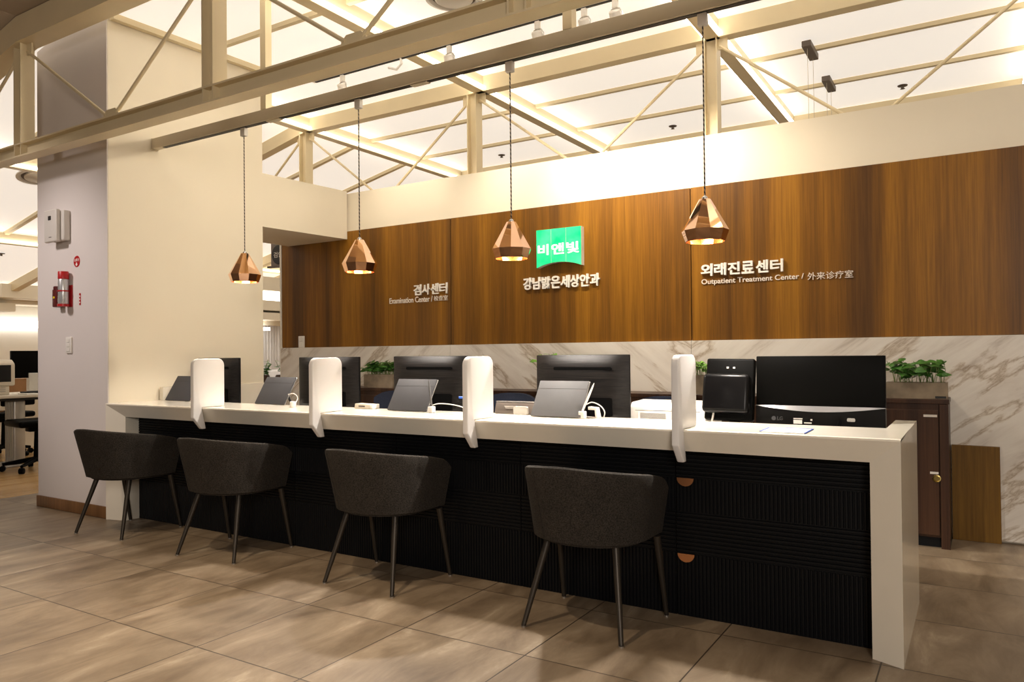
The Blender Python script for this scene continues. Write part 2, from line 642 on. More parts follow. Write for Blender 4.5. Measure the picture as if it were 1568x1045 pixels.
def struct(name, bm, m, **kw):
    return obj(name, bm, m, kind='structure', **kw)


TXT = {}


def text_bm(body, x0, x1, z0, z1, y, depth=0.01, bold=0.0):
    """letters standing on the plane Y=y (facing -Y), fitted to x0..x1, z0..z1"""
    cu = bpy.data.curves.new('lettering', 'FONT')
    cu.body = body
    cu.offset = bold
    cu.resolution_u = 4
    cu.extrude = 0.05
    o = bpy.data.objects.new('lettering', cu)
    COL.objects.link(o)
    dg = bpy.context.evaluated_depsgraph_get()
    dg.update()
    me = bpy.data.meshes.new_from_object(o.evaluated_get(dg))
    bpy.data.objects.remove(o)
    bpy.data.curves.remove(cu)
    b = bmesh.new()
    b.from_mesh(me)
    bpy.data.meshes.remove(me)
    xs = [v.co.x for v in b.verts]
    ys = [v.co.y for v in b.verts]
    zs = [v.co.z for v in b.verts]
    ax, bx, ay, by, az, bz = min(xs), max(xs), min(ys), max(ys), min(zs), max(zs)
    for v in b.verts:
        p = v.co.copy()
        v.co = (x0 + (p.x - ax) / (bx - ax) * (x1 - x0), y - depth + (1 - (p.z - az) / (bz - az)) * depth,
                z0 + (p.y - ay) / (by - ay) * (z1 - z0))
    return b


# ================================================================== SETTING
YB = 5.348             # face of the timber wall
YD = 3.053             # front edge of the counter
CZ = 3.63              # luminous ceiling
RX = -5.95             # where the ceiling starts to slope down towards the left
K = 0.22


def cz(x):
    return CZ if x > RX else CZ + K * (x - RX)


bm = BM()
quad(bm, (-6.85, -4, 0), (4, -4, 0), (4, 10.5, 0), (-6.85, 10.5, 0))
struct('floor', bm, M_FLOOR, fix=False)
bm = BM()
quad(bm, (-13, -4, 0), (-6.85, -4, 0), (-6.85, 13, 0), (-13, 13, 0))
struct('floor_parquet', bm, M_PARQ, fix=False)

# luminous ceiling: flat over the hall, sloping down to the left
bm = BM()
xs = [4, 0.45, -1.65, -3.75, RX]
for a, b_ in zip(xs[:-1], xs[1:]):
    quad(bm, (b_, 2.85, CZ), (a, 2.85, CZ), (a, 10.5, CZ), (b_, 10.5, CZ))
quad(bm, (-13, 2.80, cz(-13)), (RX, 2.80, CZ), (RX, 13, CZ), (-13, 13, cz(-13)))
for f in bm.faces:
    f.normal_update()
    if f.normal.z > 0:
        f.normal_flip()
struct('ceiling', bm, M_CEIL, fix=False)

# plain lower ceiling over the waiting area
bm = BM()
box(bm, RX, 4, -4, 2.80, 3.66, 3.72)
prism(bm, [(RX, 3.66), (-13, 3.66 + K * (-13 - RX)), (-13, 3.72 + K * (-13 - RX)), (RX, 3.72)], 'y', -4, 2.80)
struct('ceiling_front', bm, M_FRONTCEIL)

# left cream block: end wall beside the counter and header over the passage
wl = bpy.data.objects.new('wall_left', None)
COL.objects.link(wl)
wl.location = (-5.8, 3.08, 0)
wl['kind'] = 'structure'
bm = BM()
prism(bm, [(-5.30, 3.081), (-5.232, 4.40), (-6.0, 4.40), (-6.0, 3.081)], 'z', 0, 3.66)
bm2 = BM()
box(bm2, -6.262, -5.302, 3.074, 3.0805, 0.07, 3.66)
box(bm2, -6.262, -6.0, 3.0805, 4.40, 0.0, 3.45)
obj('pillar_face', bm2, M_PILLAR, wl)
obj('side_wall', bm, M_CREAM, wl)
bm = BM()
prism(bm, [(-5.232, 4.40), (-5.155, YB - 0.002), (-5.97, YB - 0.002), (-5.97, 4.40)], 'z', 2.272, 2.735)
obj('passage_header', bm, M_CREAM, wl)
bm = BM()
prism(bm, [(-5.232, 4.40), (-5.225, 4.52), (-5.97, 4.52), (-5.97, 4.40)], 'z', 2.735, 3.63)
bm.free()
bm = BM()
box(bm, -5.262, -5.222, 3.45, 4.398, 0.0, 0.925)
obj('splash_panel', bm, M_STONE, wl)
bm = BM()
box(bm, -6.266, -5.302, 3.060, 3.0735, 0.0, 0.085, 0.003)
struct('baseboard_left', bm, M_BASE)
bm = BM()
prism(bm, [(-5.285, 3.09), (-5.215, 4.62), (-5.165, 4.62), (-5.235, 3.09)], 'z', 3.585, 3.628)
struct('trim_1', bm, M_STEEL)

# timber wall with marble wainscot and cream upper wall
wb = bpy.data.objects.new('wall_back', None)
COL.objects.link(wb)
wb.location = (-3, YB, 0)
wb['kind'] = 'structure'
bm = BM()
box(bm, -6.076, 1.9, YB + 0.012, YB + 0.15, 0, 2.716)
obj('upper_wall', bm, M_CREAM, wb)
seams = [-6.076, -3.925, -1.763, 0.40, 1.9]
for a, b_ in zip(seams[:-1], seams[1:]):
    bm = BM()
    box(bm, a + 0.003, b_ - 0.003, YB, YB + 0.0085, 1.236, 2.349, 0.001, 1)
    obj('timber_panel', bm, M_WOOD, wb)
for a, b_ in zip(seams[:-1], seams[1:]):
    bm = BM()
    box(bm, a + 0.001, b_ - 0.001, YB - 0.018, YB + 0.011, 0.012, 1.234, 0.001, 1)
    obj('marble_slab', bm, M_MARBLE, wb)
bm = BM()
box(bm, -6.076, 1.9, YB + 0.0088, YB + 0.0118, 1.24, 2.345)
obj('panel_backing', bm, M_BLACK, wb)
bm = BM()
box(bm, -6.10, -6.077, YB - 0.004, YB + 0.15, 0, 2.716)
obj('corner_edge', bm, M_WHITEWALL, wb)

# right and far shells, out of view or only glimpsed
bm = BM()
box(bm, 4.0, 4.1, -4, 10.5, 0, 3.72)
struct('wall_right', bm, M_CREAM)
bm = BM()
box(bm, -6.0, 4.0, 10.5, 10.6, 0, 3.72)
struct('wall_far', bm, M_WHITEWALL)
bm = BM()
box(bm, -13.1, -13.0, -4, 13, 0, 3.0)
struct('wall_far_left', bm, M_WHITEWALL)

# ------------------------------------------------------------------ steel roof structure
# ceiling beams running away from the counter, with LED strips on their upper flanges
beam_lab = {
    0.45: 'cream steel ceiling beam at the right edge of the picture, mostly out of view',
    -1.65: 'cream steel ceiling beam above the outpatient lettering, right of the rightmost hall post',
    -3.75: 'cream steel ceiling beam running over the middle of the timber wall',
    -5.92: 'cream steel ceiling beam crossing behind the left end of the timber wall',
    -8.05: 'nearer cream ceiling beam in the room left of the grey pillar',
    -10.15: 'farther cream ceiling beam in the room left of the grey pillar',
}
for x, lab in beam_lab.items():
    z = cz(x)
    y0, y1 = (2.93, 8.25)
    if x == -5.92:
        y0 = 4.6
    if x < -7:
        y1 = 12.4
    t = thing('ceiling_beam', lab, 'beam', (x, (y0 + y1) / 2, z - 0.15), 0, 'ceiling beams with light strips')
    bm = BM()
    box(bm, x - 0.05, x + 0.05, y0, y1, z - 0.14, z - 0.01)
    obj('beam_body', bm, M_STEEL, t)
    for s in (-1, 1):
        if x == -5.92 and s == 1:
            pass
        bm = BM()
        xx = x + s * 0.063
        box(bm, xx - 0.011, xx + 0.011, y0 + 0.05, y1 - 0.05, min(z, cz(xx)) - 0.118, min(z, cz(xx)) - 0.106)
        obj('led_strip', bm, M_LED, t)

# purlins across the ceiling
n = 2
for y, (xa, xb) in {3.86: (-5.19, 4), 4.72: (-5.10, 4), 6.50: (RX, 4), 7.42: (RX, 4)}.items():
    bm = BM()
    box(bm, xa, xb, y - 0.02, y + 0.02, CZ - 0.035, CZ - 0.002)
    struct('trim_%d' % n, bm, M_STEEL)
    n += 1
for y in (3.7, 4.6, 6.45, 7.38, 9.3, 10.2):
    bm = BM()
    prism(bm, [(RX if y > 4.5 else -6.28, cz(RX if y > 4.5 else -6.28) - 0.045), (-12.6, cz(-12.6) - 0.045), (-12.6, cz(-12.6) - 0.006), (RX if y > 4.5 else -6.28, cz(RX if y > 4.5 else -6.28) - 0.006)], 'y', y - 0.025, y + 0.025)
    struct('trim_%d' % n, bm, M_STEEL)
    n += 1


def truss(yt, lab, zc0, zc1, wch, posts, gus, bottom, x_end, zb=2.685, rr=0.011, xl=-12.6):
    t = thing('roof_truss', lab, 'truss', (-3.0, yt, zb - 0.06), 0, 'roof trusses')
    bm = BM()
    zt = (zc0 + zc1) / 2
    box(bm, RX, x_end, yt - wch / 2, yt + wch / 2, zc0, zc1)
    obj('top_chord', bm, M_STEEL, t)
    bm = BM()
    d0, d1 = zc0 - CZ, zc1 - CZ
    prism(bm, [(RX, zc0), (xl, cz(xl) + d0), (xl, cz(xl) + d1), (RX, zc1)], 'y', yt - wch / 2, yt + wch / 2)
    obj('sloping_chord', bm, M_STEEL, t)
    if bottom:
        bm = BM()
        hbeam(bm, (bottom[0], yt, zb), (bottom[1], yt, zb), 0.1, 0.1, 0.011)
        obj('bottom_chord', bm, M_STEEL, t)
    for x in posts:
        bm = BM()
        hbeam(bm, (x, yt, zb - 0.04 if bottom is None else zb + 0.05), (x, yt, (zc0 if x > RX - 0.1 else cz(x) + d0)), 0.1, 0.1, 0.010, (1, 0, 0))
        obj('post', bm, M_STEEL, t)
        if bottom:
            for s in (-1, 1):
                bm = BM()
                box(bm, x + s * 0.045 - 0.005, x + s * 0.045 + 0.005, yt - 0.048, yt + 0.048, zb - 0.04, zb + 0.04)
                obj('stiffener', bm, M_STEEL, t)
    for x in gus:
        bm = BM()
        prism(bm, [(x - 0.085, zb + 0.05), (x + 0.085, zb + 0.05), (x + 0.085, zb + 0.085), (x + 0.05, zb + 0.115), (x - 0.05, zb + 0.115), (x - 0.085, zb + 0.085)], 'y', yt - 0.006, yt + 0.006)
        obj('gusset_plate', bm, M_STEEL, t)
    for x in gus:
        for p in posts:
            if abs(p - x) < 1.5:
                s = 1 if p > x else -1
                zz = (zc0 if p > RX - 0.1 else cz(p) + d0) - 0.05
                bm = BM()
                tube(bm, [(x + s * 0.06, yt, zb + 0.085), (p - s * 0.055, yt, zz)], rr, 8)
                obj('brace_rod', bm, M_STEEL, t)
                bm = BM()
                xx = p - s * 0.085
                box(bm, min(xx - 0.035, xx + 0.035), max(xx - 0.035, xx + 0.035), yt - 0.006, yt + 0.006, zz - 0.03, zz + 0.06)
                obj('gusset_plate', bm, M_STEEL, t)
    return t


truss(2.85, 'nearest cream steel truss crossing in front of the cream wall and grey pillar', 3.47, 3.655, 0.15,
      (-8.15, -5.99, -3.80, -1.69, 0.45), (-7.1, -4.86, -2.69, -0.62), (-12, 3.0), 3.0, rr=0.012)
bm = BM()
prism(bm, [(RX, 3.49), (-12.6, cz(-12.6) - 0.14), (-12.6, cz(-12.6) - 0.01), (RX, 3.62)], 'y', 8.28, 8.38)
t3 = thing('roof_truss', 'sloping cream steel chord crossing the ceiling in the passage view', 'truss', (-9, 8.33, 2.2), 0, 'roof trusses')
obj('sloping_chord', bm, M_STEEL, t3)
truss(5.60, 'cream steel truss standing above the timber wall top', 3.49, 3.622, 0.10,
      (-5.98, -3.83, -1.665, 0.45), (-7.0, -4.9, -2.74, -0.61), None, 4.0, zb=2.62, rr=0.012)
bm = BM()
box(bm, RX, 4.0, 8.28, 8.38, 3.49, 3.622)
t3 = thing('roof_truss', 'farthest cream steel chord just showing along the top of the cream wall', 'truss', (-3, 8.33, 3.49), 0, 'roof trusses')
obj('top_chord', bm, M_STEEL, t3)

# ------------------------------------------------------------------ lighting rail with pendants
YR = 3.425
t = thing('lighting_rail', 'long champagne aluminium rail carrying the four copper pendants over the counter', 'light rail', (-2.3, YR, 2.71))
bm = BM()
box(bm, -5.262, 0.7, YR - 0.026, YR + 0.026, 2.722, 2.800, 0.003, 1)
obj('rail_body', bm, M_RAIL, t)
bm = BM()
box(bm, -5.15, 0.7, YR - 0.015, YR + 0.015, 2.7185, 2.7218)
obj('black_track', bm, M_TRACK, t)
bm = BM()
box(bm, -5.272, -5.2625, YR - 0.028, YR + 0.028, 2.715, 2.803, 0.002, 1)
obj('end_cap', bm, M_RAIL, t)
for x in (-2.72, -3.95):
    bm = BM()
    box(bm, x - 0.06, x + 0.06, YR - 0.019, YR + 0.019, 2.7145, 2.7215)
    obj('track_joiner', bm, M_RAIL, t)
for x in (-4.03, -1.75):
    bm = BM()
    box(bm, x - 0.026, x + 0.026, YR - 0.026, YR + 0.026, 2.8005, 3.626)
    obj('hanger_post', bm, M_STEEL, t)


def pendant():
    t = thing('pendant_lamp', '', 'pendant lamp', (0, 0, 0), 0, 'copper pendants over the counter')
    # local origin: bottom rim, z up; rail underside at +1.045
    prof = [(0.026, 0.196), (0.107, 0.050), (0.090, 0.0)]
    bm = BM()
    lathe(bm, prof, 10, phase=0.2)
    lathe(bm, [(0.0005, 0.199), (0.026, 0.196)], 10, phase=0.2)
    obj('shade', bm, M_COPPER, t, world=False, smooth=False)
    bm = BM()
    lathe(bm, [(0.024, 0.193), (0.104, 0.050), (0.0875, 0.0), (0.090, 0.0)], 10, phase=0.2)
    obj('shade_lining', bm, M_COPPERIN, t, world=False, smooth=False)
    bm = BM()
    lathe(bm, [(0.012, 0.19), (0.014, 0.198), (0.013, 0.205), (0.006, 0.212)], 16, cap=True)
    obj('collar', bm, M_SILVER, t, world=False)
    bm = BM()
    lathe(bm, [(0.001, 0.022), (0.022, 0.026), (0.032, 0.045), (0.03, 0.066), (0.018, 0.09), (0.014, 0.11)], 16, cap=True)
    obj('bulb', bm, M_BULB, t, world=False)
    bm = BM()
    pts = [(0, 0, 0.205 + i * (1.0 - 0.205) / 10) for i in range(11)]
    tube(bm, pts, 0.0036, 6)
    obj('cord', bm, M_CORD, t, world=False)
    bm = BM()
    box(bm, -0.022, 0.022, -0.016, 0.016, 1.0, 1.056, 0.004, 2)
    obj('track_adapter', bm, M_GREYWHITE, t, world=False)
    return t


p0 = pendant()
pend = [(-1.06, 'rightmost copper pendant, hanging left of the outpatient lettering'),
        (-2.11, 'copper pendant hanging just left of the green emblem'),
        (-3.20, 'copper pendant hanging in front of the left end of the timber wall'),
        (-4.255, 'leftmost copper pendant, hanging in front of the cream side wall')]
for i, (x, lab) in enumerate(pend):
    o = p0 if i == 0 else dup(p0, (0, 0, 0))
    o.location = (x, YR, 1.660)
    o['label'] = lab
    lamp('pendant_glow', 'SPOT', (x, YR, 1.675), (56, 56, 40, 20)[i], (1.0, 0.92, 0.83), (x, YR, 0), 0.03, 130, 0.5)

# ------------------------------------------------------------------ spot track and heads
t = thing('spotlight_track', 'white ceiling track carrying the white spotlights, behind the pendant rail', 'light track', (-2.2, 4.42, 3.40))
bm = BM()
box(bm, -4.63, 1.2, 4.402, 4.438, 3.405, 3.435)
obj('track_body', bm, M_WHITEPL, t)
bm = BM()
box(bm, -4.6, 1.2, 4.410, 4.430, 3.3995, 3.4045)
obj('black_slot', bm, M_TRACK, t)
for x in (-4.2, -2.3, -0.2):
    bm = BM()
    tube(bm, [(x, 4.42, 3.435), (x, 4.42, 3.626)], 0.005, 6)
    obj('suspension_rod', bm, M_STEEL, t)
bm = BM()
pts = [(-3.70, 4.42, 3.43), (-3.68, 4.41, 3.36), (-3.72, 4.40, 3.32), (-3.80, 4.40, 3.35)]
tube(bm, pts, 0.010, 8)
obj('feed_cable', bm, M_WHITEPL, t)


def spot_head(tilt):
    t = thing('spotlight', '', 'spotlight', (0, 0, 0), 0, 'white track spotlights')
    bm = BM()
    box(bm, -0.018, 0.018, -0.014, 0.014, -0.055, -0.001, 0.003, 1)
    obj('adapter', bm, M_WHITEPL, t, world=False)
    m = Matrix.Translation((0, 0, -0.105)) @ Matrix.Rotation(tilt, 4, 'X')
    bm = BM()
    lathe(bm, [(0.030, 0.038), (0.036, 0.03), (0.042, -0.10), (0.036, -0.10), (0.034, -0.07), (0.001, -0.068)], 20, mtx=m)
    lathe(bm, [(0.001, 0.040), (0.030, 0.038)], 20, mtx=m)
    obj('lamp_head', bm, M_WHITEPL, t, world=False)
    bm = BM()
    tube(bm, [(0.0, 0.0, -0.05), (0.03, 0, -0.06), (0.046, 0, -0.085), (0.046, 0, -0.15)], 0.005, 6)
    tube(bm, [(0.0, 0.0, -0.05), (-0.03, 0, -0.062), (-0.026, 0, -0.075)], 0.005, 6)
    obj('yoke', bm, M_SILVER, t, world=False)
    bm = BM()
    lathe(bm, [(0.010, -0.005), (0.010, 0.006)], 12, cap=True, mtx=Matrix.Translation((0.046, 0, -0.15)) @ Matrix.Rotation(R(90), 4, 'Y'))
    obj('knob', bm, M_GREYWHITE, t, world=False)
    bm = BM()
    lathe(bm, [(0.001, -0.0745), (0.033, -0.0745)], 16, mtx=m)
    obj('lens', bm, M_LEDWHITE, t, world=False)
    return t


SPOT_E = 40
heads = [(-4.30, 24, (-4.4, YB, 2.5), 'leftmost white track spotlight, beside the cream side wall', SPOT_E * 0.5),
         (-3.24, 24, (-3.1, YB, 2.4), 'second white track spotlight from the left, right of the beam crossing', SPOT_E * 0.85),
         (-2.50, 30, (-2.3, YB, 2.4), 'white track spotlight just left of the right rail hanger', SPOT_E * 1.25),
         (-2.15, 30, (-1.75, YB, 2.1), 'white track spotlight just right of the right rail hanger', SPOT_E * 1.35),
         (-1.93, 34, (-1.2, YB, 2.0), 'rightmost white track spotlight, near the top edge', SPOT_E * 0.75)]
h0 = None
for x, tilt, tg, lab, e in heads:
    h = spot_head(R(tilt))
    h.location = (x, 4.42, 3.400)
    h['label'] = lab
    lamp('spot_beam', 'SPOT', (x, 4.42 + 0.19 * math.sin(R(tilt)), 3.295 - 0.19 * math.cos(R(tilt))), e, (1.0, 0.86, 0.68), tg, 0.03, 88, 0.9)
# added spot with no head of its own, brightening the cream side wall
lamp('wall_fill', 'SPOT', (-1.99, 4.40, 3.14), 75, (1.0, 0.88, 0.68), (-5.25, 3.70, 2.1), 0.10, 64, 0.9)

lamp('counter_fill', 'SPOT', (0.25, 4.40, 3.28), 20, (1.0, 0.90, 0.80), (-1.15, 3.3, 0.95), 0.04, 32, 0.8)  # added spot with no head, brightening the frosted divider and right ledge

# ceiling fittings
def diffuser(x, y, rad, lab):
    z = cz(x)
    sl = math.atan(K) if x < RX else 0
    m = Matrix.Translation((x, y, z - 0.003)) @ Matrix.Rotation(-sl, 4, 'Y')
    t = thing('air_diffuser', lab, 'ceiling air vent', (x, y, z - 0.04), 0, 'round ceiling air vents')
    bm = BM()
    lathe(bm, [(rad, 0.0), (rad, -0.012), (rad * 0.86, -0.020), (rad * 0.80, -0.006), (rad * 0.78, 0.0)], 36, mtx=m)
    obj('outer_ring', bm, M_GREYWHITE, t)
    bm = BM()
    lathe(bm, [(rad * 0.79, 0.0), (rad * 0.70, -0.002), (rad * 0.64, -0.004), (rad * 0.62, 0.0)], 36, mtx=m)
    obj('dark_gap', bm, M_GUNMETAL, t)
    bm = BM()
    lathe(bm, [(0.001, -0.026), (rad * 0.60, -0.026), (rad * 0.66, -0.018), (rad * 0.66, -0.004)], 36, mtx=m)
    obj('centre_plate', bm, M_GREYWHITE, t)


diffuser(-3.05, 4.22, 0.20, 'round white air vent in the lit ceiling at the top centre')
diffuser(-8.42, 4.16, 0.22, 'round air vent in the sloping ceiling left of the grey pillar')
for x, y, lab in ((-2.80, 7.93, 'sprinkler in the ceiling between the third pendant cord and the fourth'),
                  (-0.56, 7.91, 'sprinkler in the ceiling above the right end of the timber wall'),
                  (-5.0, 7.9, 'sprinkler in the ceiling left of the third pendant cord'),
                  (-10.9, 4.9, 'sprinkler in the sloping ceiling left of the grey pillar')):
    z = cz(x)
    bm = BM()
    lathe(bm, [(0.045, 0), (0.042, -0.006), (0.016, -0.008), (0.012, -0.03), (0.022, -0.032), (0.001, -0.036)], 16, (x, y, z - 0.001))
    tag(obj('sprinkler', bm, M_GUNMETAL), lab, 'sprinkler')
for y, lab in ((6.41, 'nearer grey clamp box on a ceiling bar with hanging wires'), (7.31, 'farther small grey clamp box on a ceiling bar with hanging wires')):
    t = thing('ceiling_clamp', lab, 'clamp', (-1.11, y, 3.5), 0)
    bm = BM()
    box(bm, -1.145, -1.075, y - 0.17, y + 0.17, 3.545, 3.594, 0.004, 1)
    obj('clamp_box', bm, M_GUNMETAL, t)
    bm = BM()
    for yy in (y - 0.12, y + 0.12):
        tube(bm, [(-1.11, yy, 3.545), (-1.108, yy + 0.01, 3.1), (-1.11, yy, 2.6)], 0.0018, 5)
    obj('hanging_wire', bm, M_WIRE, t)

# ================================================================== COUNTER
XL, XR = -5.295, -0.239
ctr = thing('reception_counter', 'long white stone reception counter with a black fluted front', 'reception counter', (-2.7, 3.3, 0))
bm = BM()
# top ledge with sloping fascia, front profile (y, z)
fx0, fx1 = XL, XR
def P(x, y, z):
    return bm.verts.new((x, y, z))
zt, zi, yi, yk = 0.828, 0.732, 3.100, 3.47
xi_l, xi_r = XL + 0.165, XR - 0.108
nb = 0.007
# front ledge as prism from mitre to mitre
prof = [(YD, zt - 0.010), (YD + 0.003, zt - 0.003), (YD + 0.010, zt), (yk, zt), (yk, zt - 0.035), (3.30, zt - 0.035), (3.20, zi), (yi, zi)]
vl = [P(XL, *p) for p in prof]
vr = [P(XR, *p) for p in prof]
for i, p in enumerate(prof):
    if i >= 5:
        vl[i].co.x = xi_l
        vr[i].co.x = xi_r
    elif i == 4:
        vl[i].co.x = XL
        vr[i].co.x = xi_r
    elif i == 3:
        vr[i].co.x = XR
for i in range(len(prof)):
    j = (i + 1) % len(prof)
    bm.faces.new((vl[i], vl[j], vr[j], vr[i]))
# right leg: panel going back to Y 3.90, outer face X=XR, front chamfer to the inside
def leg(xo, xin, s, yback):
    """s=+1 right leg, -1 left leg"""
    pts = [(xo, YD + 0.010 * 0), (xin, yi), (xin, 3.20), (xo - s * 0.086, 3.20), (xo - s * 0.086, yback), (xo, yback)]
    t_ = bmesh.new()
    z1 = [zt - 0.003, zi, zi, zt - 0.001, zt - 0.001, zt - 0.001]
    lo = [t_.verts.new((p[0], p[1], 0)) for p in pts]
    hi = [t_.verts.new((p[0], p[1], zz)) for p, zz in zip(pts, z1)]
    n_ = len(pts)
    for i in range(n_):
        j = (i + 1) % n_
        t_.faces.new((lo[i], lo[j], hi[j], hi[i]))
    t_.faces.new(lo[::-1])
    t_.faces.new((hi[0], hi[1], hi[2], hi[3]))
    t_.faces.new((hi[0], hi[3], hi[4], hi[5]))
    merge(bm, t_)
leg(XR, xi_r, 1, 3.90)
leg(XL, xi_l, -1, 3.50)
bm.faces.new(vr[0:4])
bm.faces.new(vl[0:4][::-1])
obj('stone_frame', bm, M_STONE, ctr, smooth=False)

# black fluted front in cabinet-wide panels: three bands of relief
xs = [-5.13, -4.33, -3.53, -2.73, -1.93, -1.135, xi_r - 0.002]
for a, b_ in zip(xs[:-1], xs[1:]):
    bm = BM()
    a += 0.002
    b_ -= 0.002
    box(bm, a, b_, 3.203, 3.225, 0.0, zi + 0.05)
    pit = 0.0165
    k = int((b_ - a) / pit)
    p = (b_ - a) / k
    for i in range(k):
        for z0, z1 in ((0.004, 0.272), (0.455, 0.600)):
            x0 = a + i * p
            prism(bm, [(x0 + 0.001, 3.203), (x0 + 0.004, 3.197), (x0 + p - 0.005, 3.197), (x0 + p - 0.002, 3.203)], 'z', z0, z1)
    for z0, z1 in ((0.276, 0.452), (0.604, 0.780)):
        kk = int((z1 - z0) / pit)
        q = (z1 - z0) / kk
        for i in range(kk):
            zz = z0 + i * q
            prism(bm, [(3.203, zz + 0.001), (3.197, zz + 0.004), (3.197, zz + q - 0.005), (3.203, zz + q - 0.002)], 'x', a, b_)
    obj('front_panel', bm, M_BLACK, ctr, smooth=False)
for z in (0.272, 0.602):
    for x0 in (-1.128,):
        bm = BM()
        poly = [(x0, z)] + [(x0 + 0.038 - 0.038 * math.cos(PI * i / 10), z - 0.036 * math.sin(PI * i / 10)) for i in range(1, 10)] + [(x0 + 0.076, z)]
        prism(bm, poly, 'y', 3.190, 3.1965)
        obj('cut_out_pull', bm, M_BRONZE, ctr, label='copper half-round pull')
# lower staff worktop behind the ledge
bm = BM()
box(bm, -5.22, XR - 0.09, 3.24, 4.05, 0.700, 0.728, 0.002, 1)
obj('staff_worktop', bm, M_WHITEPL, ctr)
bm = BM()
for x in (-4.9, -3.6, -2.3, -1.0):
    box(bm, x - 0.02, x + 0.02, 3.3, 4.0, 0.0, 0.699)
obj('support_panel', bm, M_BLACK, ctr)

# dividers clamped over the ledge
def divider(x, m, lab, g):
    t = thing('counter_divider', lab, 'divider', (x + 0.015, 3.1, 0.69), 0, g)
    bm = BM()
    yf, yb2, z1 = 2.990, 3.222, 1.140
    r = 0.045
    poly = [(yf, 0.765), (yf + 0.062, 0.690), (yf + 0.092, 0.690), (YD - 0.002, 0.829), (yb2, 0.829)]
    for k in range(7):
        a = R(90 * k / 6)
        poly.append((yb2 - r + r * math.cos(a), z1 - r + r * math.sin(a)))
    for k in range(7):
        a = R(90 + 90 * k / 6)
        poly.append((yf + r + r * math.cos(a), z1 - r + r * math.sin(a)))
    prism(bm, poly, 'x', x, x + 0.032, 0.009, 3)
    obj('screen', bm, m, t)
    return t


divider(-4.242, M_DIV, 'leftmost white divider on the counter, before the leftmost monitor', 'white dividers on the counter')
divider(-3.186, M_DIV, 'second white divider from the left, with a potted plant showing to its right', 'white dividers on the counter')
divider(-2.133, M_DIV, 'third white divider from the left, beside the tablet with a coiled white cable', 'white dividers on the counter')
divider(-1.077, M_FROST, 'rightmost divider on the counter, translucent frosted, in front of the printer', 'white dividers on the counter')

# ================================================================== TUB CHAIRS
def tub_chair():
    t = thing('tub_chair', '', 'chair', (0, 0, 0), 0, 'tub chairs at the counter')
    zb_, ztp = 0.368, 0.702
    nu, nv = 72, 8
    w0, w1, d0, d1, f = 0.252, 0.272, 0.235, 0.330, 0.20
    nexp = 2.12

    def plan(u, s, off):
        w = w0 + (w1 - w0) * s - off
        d = d0 + (d1 - d0) * s - off
        if u < 0.16:
            return (w, f * (1 - u / 0.16) * (0.8 + 0.2 * s))
        if u > 0.84:
            return (-w, f * ((u - 0.84) / 0.16) * (0.8 + 0.2 * s))
        a = PI * (u - 0.16) / 0.68
        c, sn = math.cos(a), math.sin(a)
        return (math.copysign(abs(c) ** (2 / nexp), c) * w, -(abs(sn) ** (2 / nexp)) * d)

    def top(u):
        e = abs(u - 0.5) / 0.5
        return ztp - 0.098 * e ** 1.5 - 0.03 * max(0, (e - 0.9) / 0.1) ** 2

    bm = BM()
    prof = [(0.03, 0.0), (0.0, 0.035)] + [(0.0, s) for s in (0.2, 0.4, 0.6, 0.8, 0.94)] + [(0.004, 0.98), (0.016, 1.0), (0.032, 0.99), (0.042, 0.95), (0.046, 0.8), (0.048, 0.5), (0.048, 0.3)]
    grid = []
    for i in range(nu + 1):
        u = i / nu
        row = []
        for off, s in prof:
            x, y = plan(u, min(1, s), off)
            row.append(bm.verts.new((x, y, zb_ + (top(u) - zb_) * s)))
        grid.append(row)
    for i in range(nu):
        for j in range(len(prof) - 1):
            bm.faces.new((grid[i][j], grid[i + 1][j], grid[i + 1][j + 1], grid[i][j + 1]))
    for g in (grid[0], grid[-1]):
        bm.faces.new(g)
    obj('tub_back', bm, M_FABRIC, t, world=False)
    bm = BM()
    x_, y_ = plan(0.5, 0.0, 0.03)
    base = [plan(i / nu, 0.0, 0.026) for i in range(nu + 1)]
    prism(bm, base, 'z', zb_ - 0.004, zb_ + 0.03)
    obj('seat_base', bm, M_FABRIC, t, world=False)
    bm = BM()
    sh = [plan(i / nu, 0.2, 0.052) for i in range(nu + 1)]
    prism(bm, [(p[0], p[1] + (0.03 if p[1] > 0.1 else 0)) for p in sh], 'z', zb_ + 0.032, zb_ + 0.115, 0.016, 3)
    obj('seat_cushion', bm, M_FABRIC, t, world=False)
    for sx, (tx, ty), (bx, by) in ((1, (0.155, -0.11), (0.222, -0.218)), (-1, (0.155, -0.11), (0.222, -0.218)), (1, (0.238, 0.135), (0.252, 0.205)), (-1, (0.238, 0.135), (0.252, 0.205))):
        bm = BM()
        a = Vector((sx * tx, ty, zb_ - 0.003))
        b_ = Vector((sx * bx, by, 0.006))
        pts = [a.lerp(b_, q / 6) for q in range(7)]
        tube(bm, pts, [0.0165 - 0.0065 * q / 6 for q in range(7)], 12)
        lg = obj('leg', bm, M_LEG, t, world=False)
        bm = BM()
        lathe(bm, [(0.011, 0.0), (0.0115, 0.006)], 12, (b_.x, b_.y, 0.0), cap=True)
        obj('foot_glide', bm, M_GLIDE, lg, world=False)
    bm = BM()
    for u in (0.40,):
        pts = []
        for q in range(9):
            s = 0.03 + 0.93 * q / 8
            x, y = plan(1 - u, s, -0.0006)
            pts.append((x, y, zb_ + (top(u) - zb_) * s))
        tube(bm, pts, 0.0016, 5)
    obj('back_seam', bm, M_FABRIC, t, world=False)
    return t


